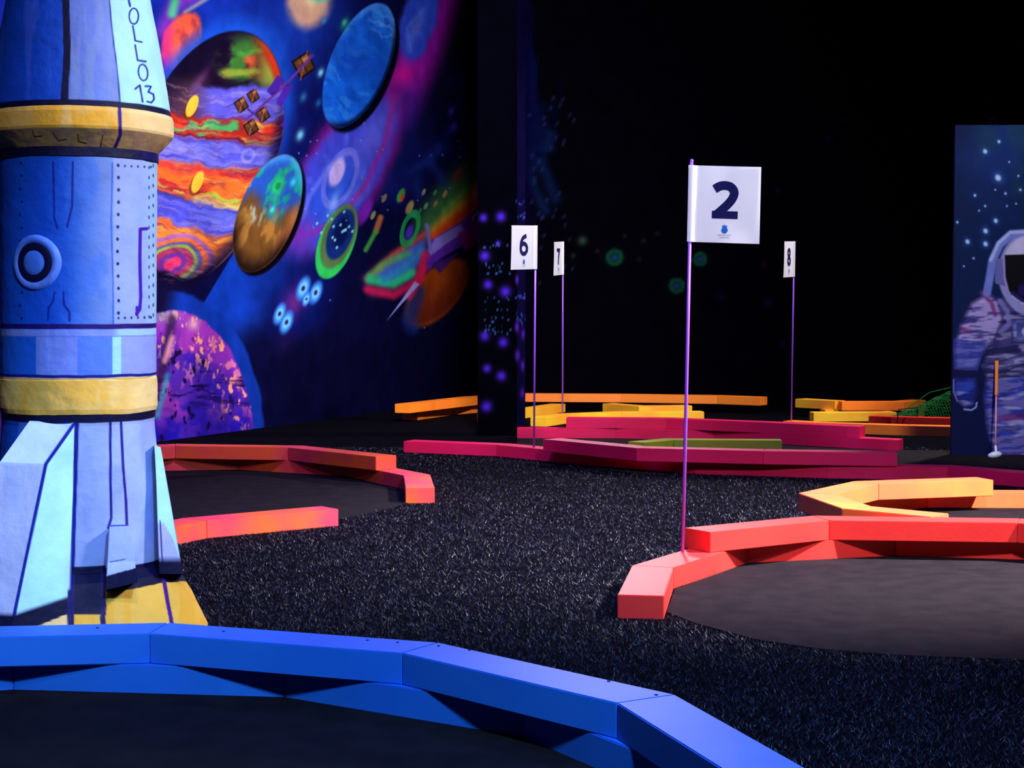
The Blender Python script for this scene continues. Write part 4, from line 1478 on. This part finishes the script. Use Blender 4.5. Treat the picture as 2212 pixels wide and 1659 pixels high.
# ------------------------------------------------------------------ green net and wire hoop
net = empty('green_net', (4.25, 16.35, 0))
tag(net, 'green net stretched over a mound beside the astronaut board', 'net')
n_, m_ = 46, 26
bm = bmesh.new()
g = []
for j in range(m_ + 1):
    row = []
    for i in range(n_ + 1):
        u, v = i / n_, j / m_
        x = -.50 + 1.1 * u
        yy = (v - .5) * .9
        h = (.05 + .34 * min(1, u * 1.5)) * (1 - (2 * v - 1) ** 2) + .012 * math.sin(i * 1.3) * math.cos(j)
        row.append(bm.verts.new((x, yy, max(.004, h))))
    g.append(row)
for j in range(m_):
    for i in range(n_):
        bm.faces.new((g[j][i], g[j][i + 1], g[j + 1][i + 1], g[j + 1][i]))
o = bm_obj('netting', bm, M['net'], net)
md = o.modifiers.new('wire', 'WIREFRAME')
md.thickness = .006
md.use_even_offset = False
bm = bmesh.new()
tube_bm(bm, [(-.50, 0, .05), (-.15, 0, .30), (.25, 0, .395), (.6, 0, .40)], .005, 6)
bm_obj('ridge_rope', bm, M['net'], net)
hoop = empty('wire_hoop', (3.72, 15.75, 0))
tag(hoop, 'thin dark wire hoop straddling the red timber before the green net', 'hoop')
bm = bmesh.new()
tube_bm(bm, [(-.07, .0, 0), (-.065, .0, .165), (-.06, 0, .172), (.16, .2, .178), (.165, .2, .17), (.165, .2, 0)], .005, 6)
bm_obj('wire', bm, M['wire'], hoop)

# ------------------------------------------------------------------ lamps


def lamp(name, kind, loc, target, power, color, size=.3, angle=60, blend=.5):
    ld = bpy.data.lights.new(name, kind)
    ld.energy = power
    ld.color = color
    if kind == 'AREA':
        ld.shape = 'DISK'
        ld.size = size
        ld.spread = math.radians(angle)
    elif kind == 'SPOT':
        ld.shadow_soft_size = size
        ld.spot_size = math.radians(angle)
        ld.spot_blend = blend
    o = bpy.data.objects.new(name, ld)
    COL.objects.link(o)
    o.location = loc
    o.rotation_euler = (Vector(target) - Vector(loc)).to_track_quat('-Z', 'Y').to_euler()
    return o


# main ceiling spot on the right, over the coral red and amber holes
lamp('ceiling_spot', 'SPOT', (5.2, 6.7, 4.6), (1.7, 8.0, 0), 8500, (1.0, .93, 1.0), .14, 54, .9)
# narrow spot on the rocket from the right
lamp('rocket_spot', 'SPOT', (4.6, 4.4, 4.8), (-1.5, 5.9, 1.55), 2000, (.94, .92, 1.0), .5, 27, .5)
lamp('front_fill', 'SPOT', (-.2, .8, 4.8), (-1.5, 5.7, 1.3), 420, (.8, .74, 1.0), .2, 32, .6)  # added fill, not a room fixture, lifts the rocket's front and collar
lamp('flag_fill', 'SPOT', (3.2, 2.2, 4.7), (.95, 7.1, 1.62), 700, (.84, .95, 1.0), .1, 11, .9)  # narrow fill added only to brighten the number two flag
lamp('front_fill', 'SPOT', (2.4, 1.8, 5.0), (1.5, 9.0, 0), 1500, (.95, .9, 1.0), .3, 44, .9)  # soft fill added to lift the camera-facing sides of the borders
# spot at the far end, shining back along the course
lamp('far_spot', 'SPOT', (1.2, 19.5, 4.9), (.3, 8.6, 0), 1100, (.95, .88, 1.0), .5, 30, .9)
# ultraviolet-blue lamps
lamp('ultraviolet_lamp', 'SPOT', (1.2, .2, 4.4), (-.4, 4.7, .1), 1700, (.26, .54, 1.0), .25, 44, .8)
lamp('ultraviolet_lamp', 'AREA', (-.8, 9.0, 5.2), (-.8, 9.0, 0), 200, (.10, .12, 1.0), 2.0, 180)
lamp('ultraviolet_lamp', 'AREA', (.6, 3.4, 5.2), (.6, 3.4, 0), 110, (.08, .16, 1.0), 2.0, 180)
# unseen area light added to wash the mural wall
lamp('mural_wash', 'AREA', (.2, 8.6, 5.1), (-2.2, 15.6, 2.4), 310, (1.0, .97, 1.0), .6, 80)
# over the magenta and yellow holes
lamp('ceiling_spot', 'SPOT', (4.8, 15.0, 4.9), (1.6, 14.6, 0), 1500, (1.0, .92, .96), .2, 85, .6)
# astronaut board
lamp('board_spot', 'SPOT', (3.2, 8.6, 4.9), (4.0, 12.8, 1.2), 760, (.92, .94, 1.0), .15, 36, .6)

w = bpy.data.worlds.new('world')
scene.world = w
w.use_nodes = True
w.node_tree.nodes['Background'].inputs['Color'].default_value = (.10, .07, .35, 1)
w.node_tree.nodes['Background'].inputs['Strength'].default_value = .02

vs_ = scene.view_settings
vs_.view_transform = 'Standard'
vs_.look = 'None'
vs_.exposure = 0.0
vs_.gamma = 1.0
vs_.use_curve_mapping = False
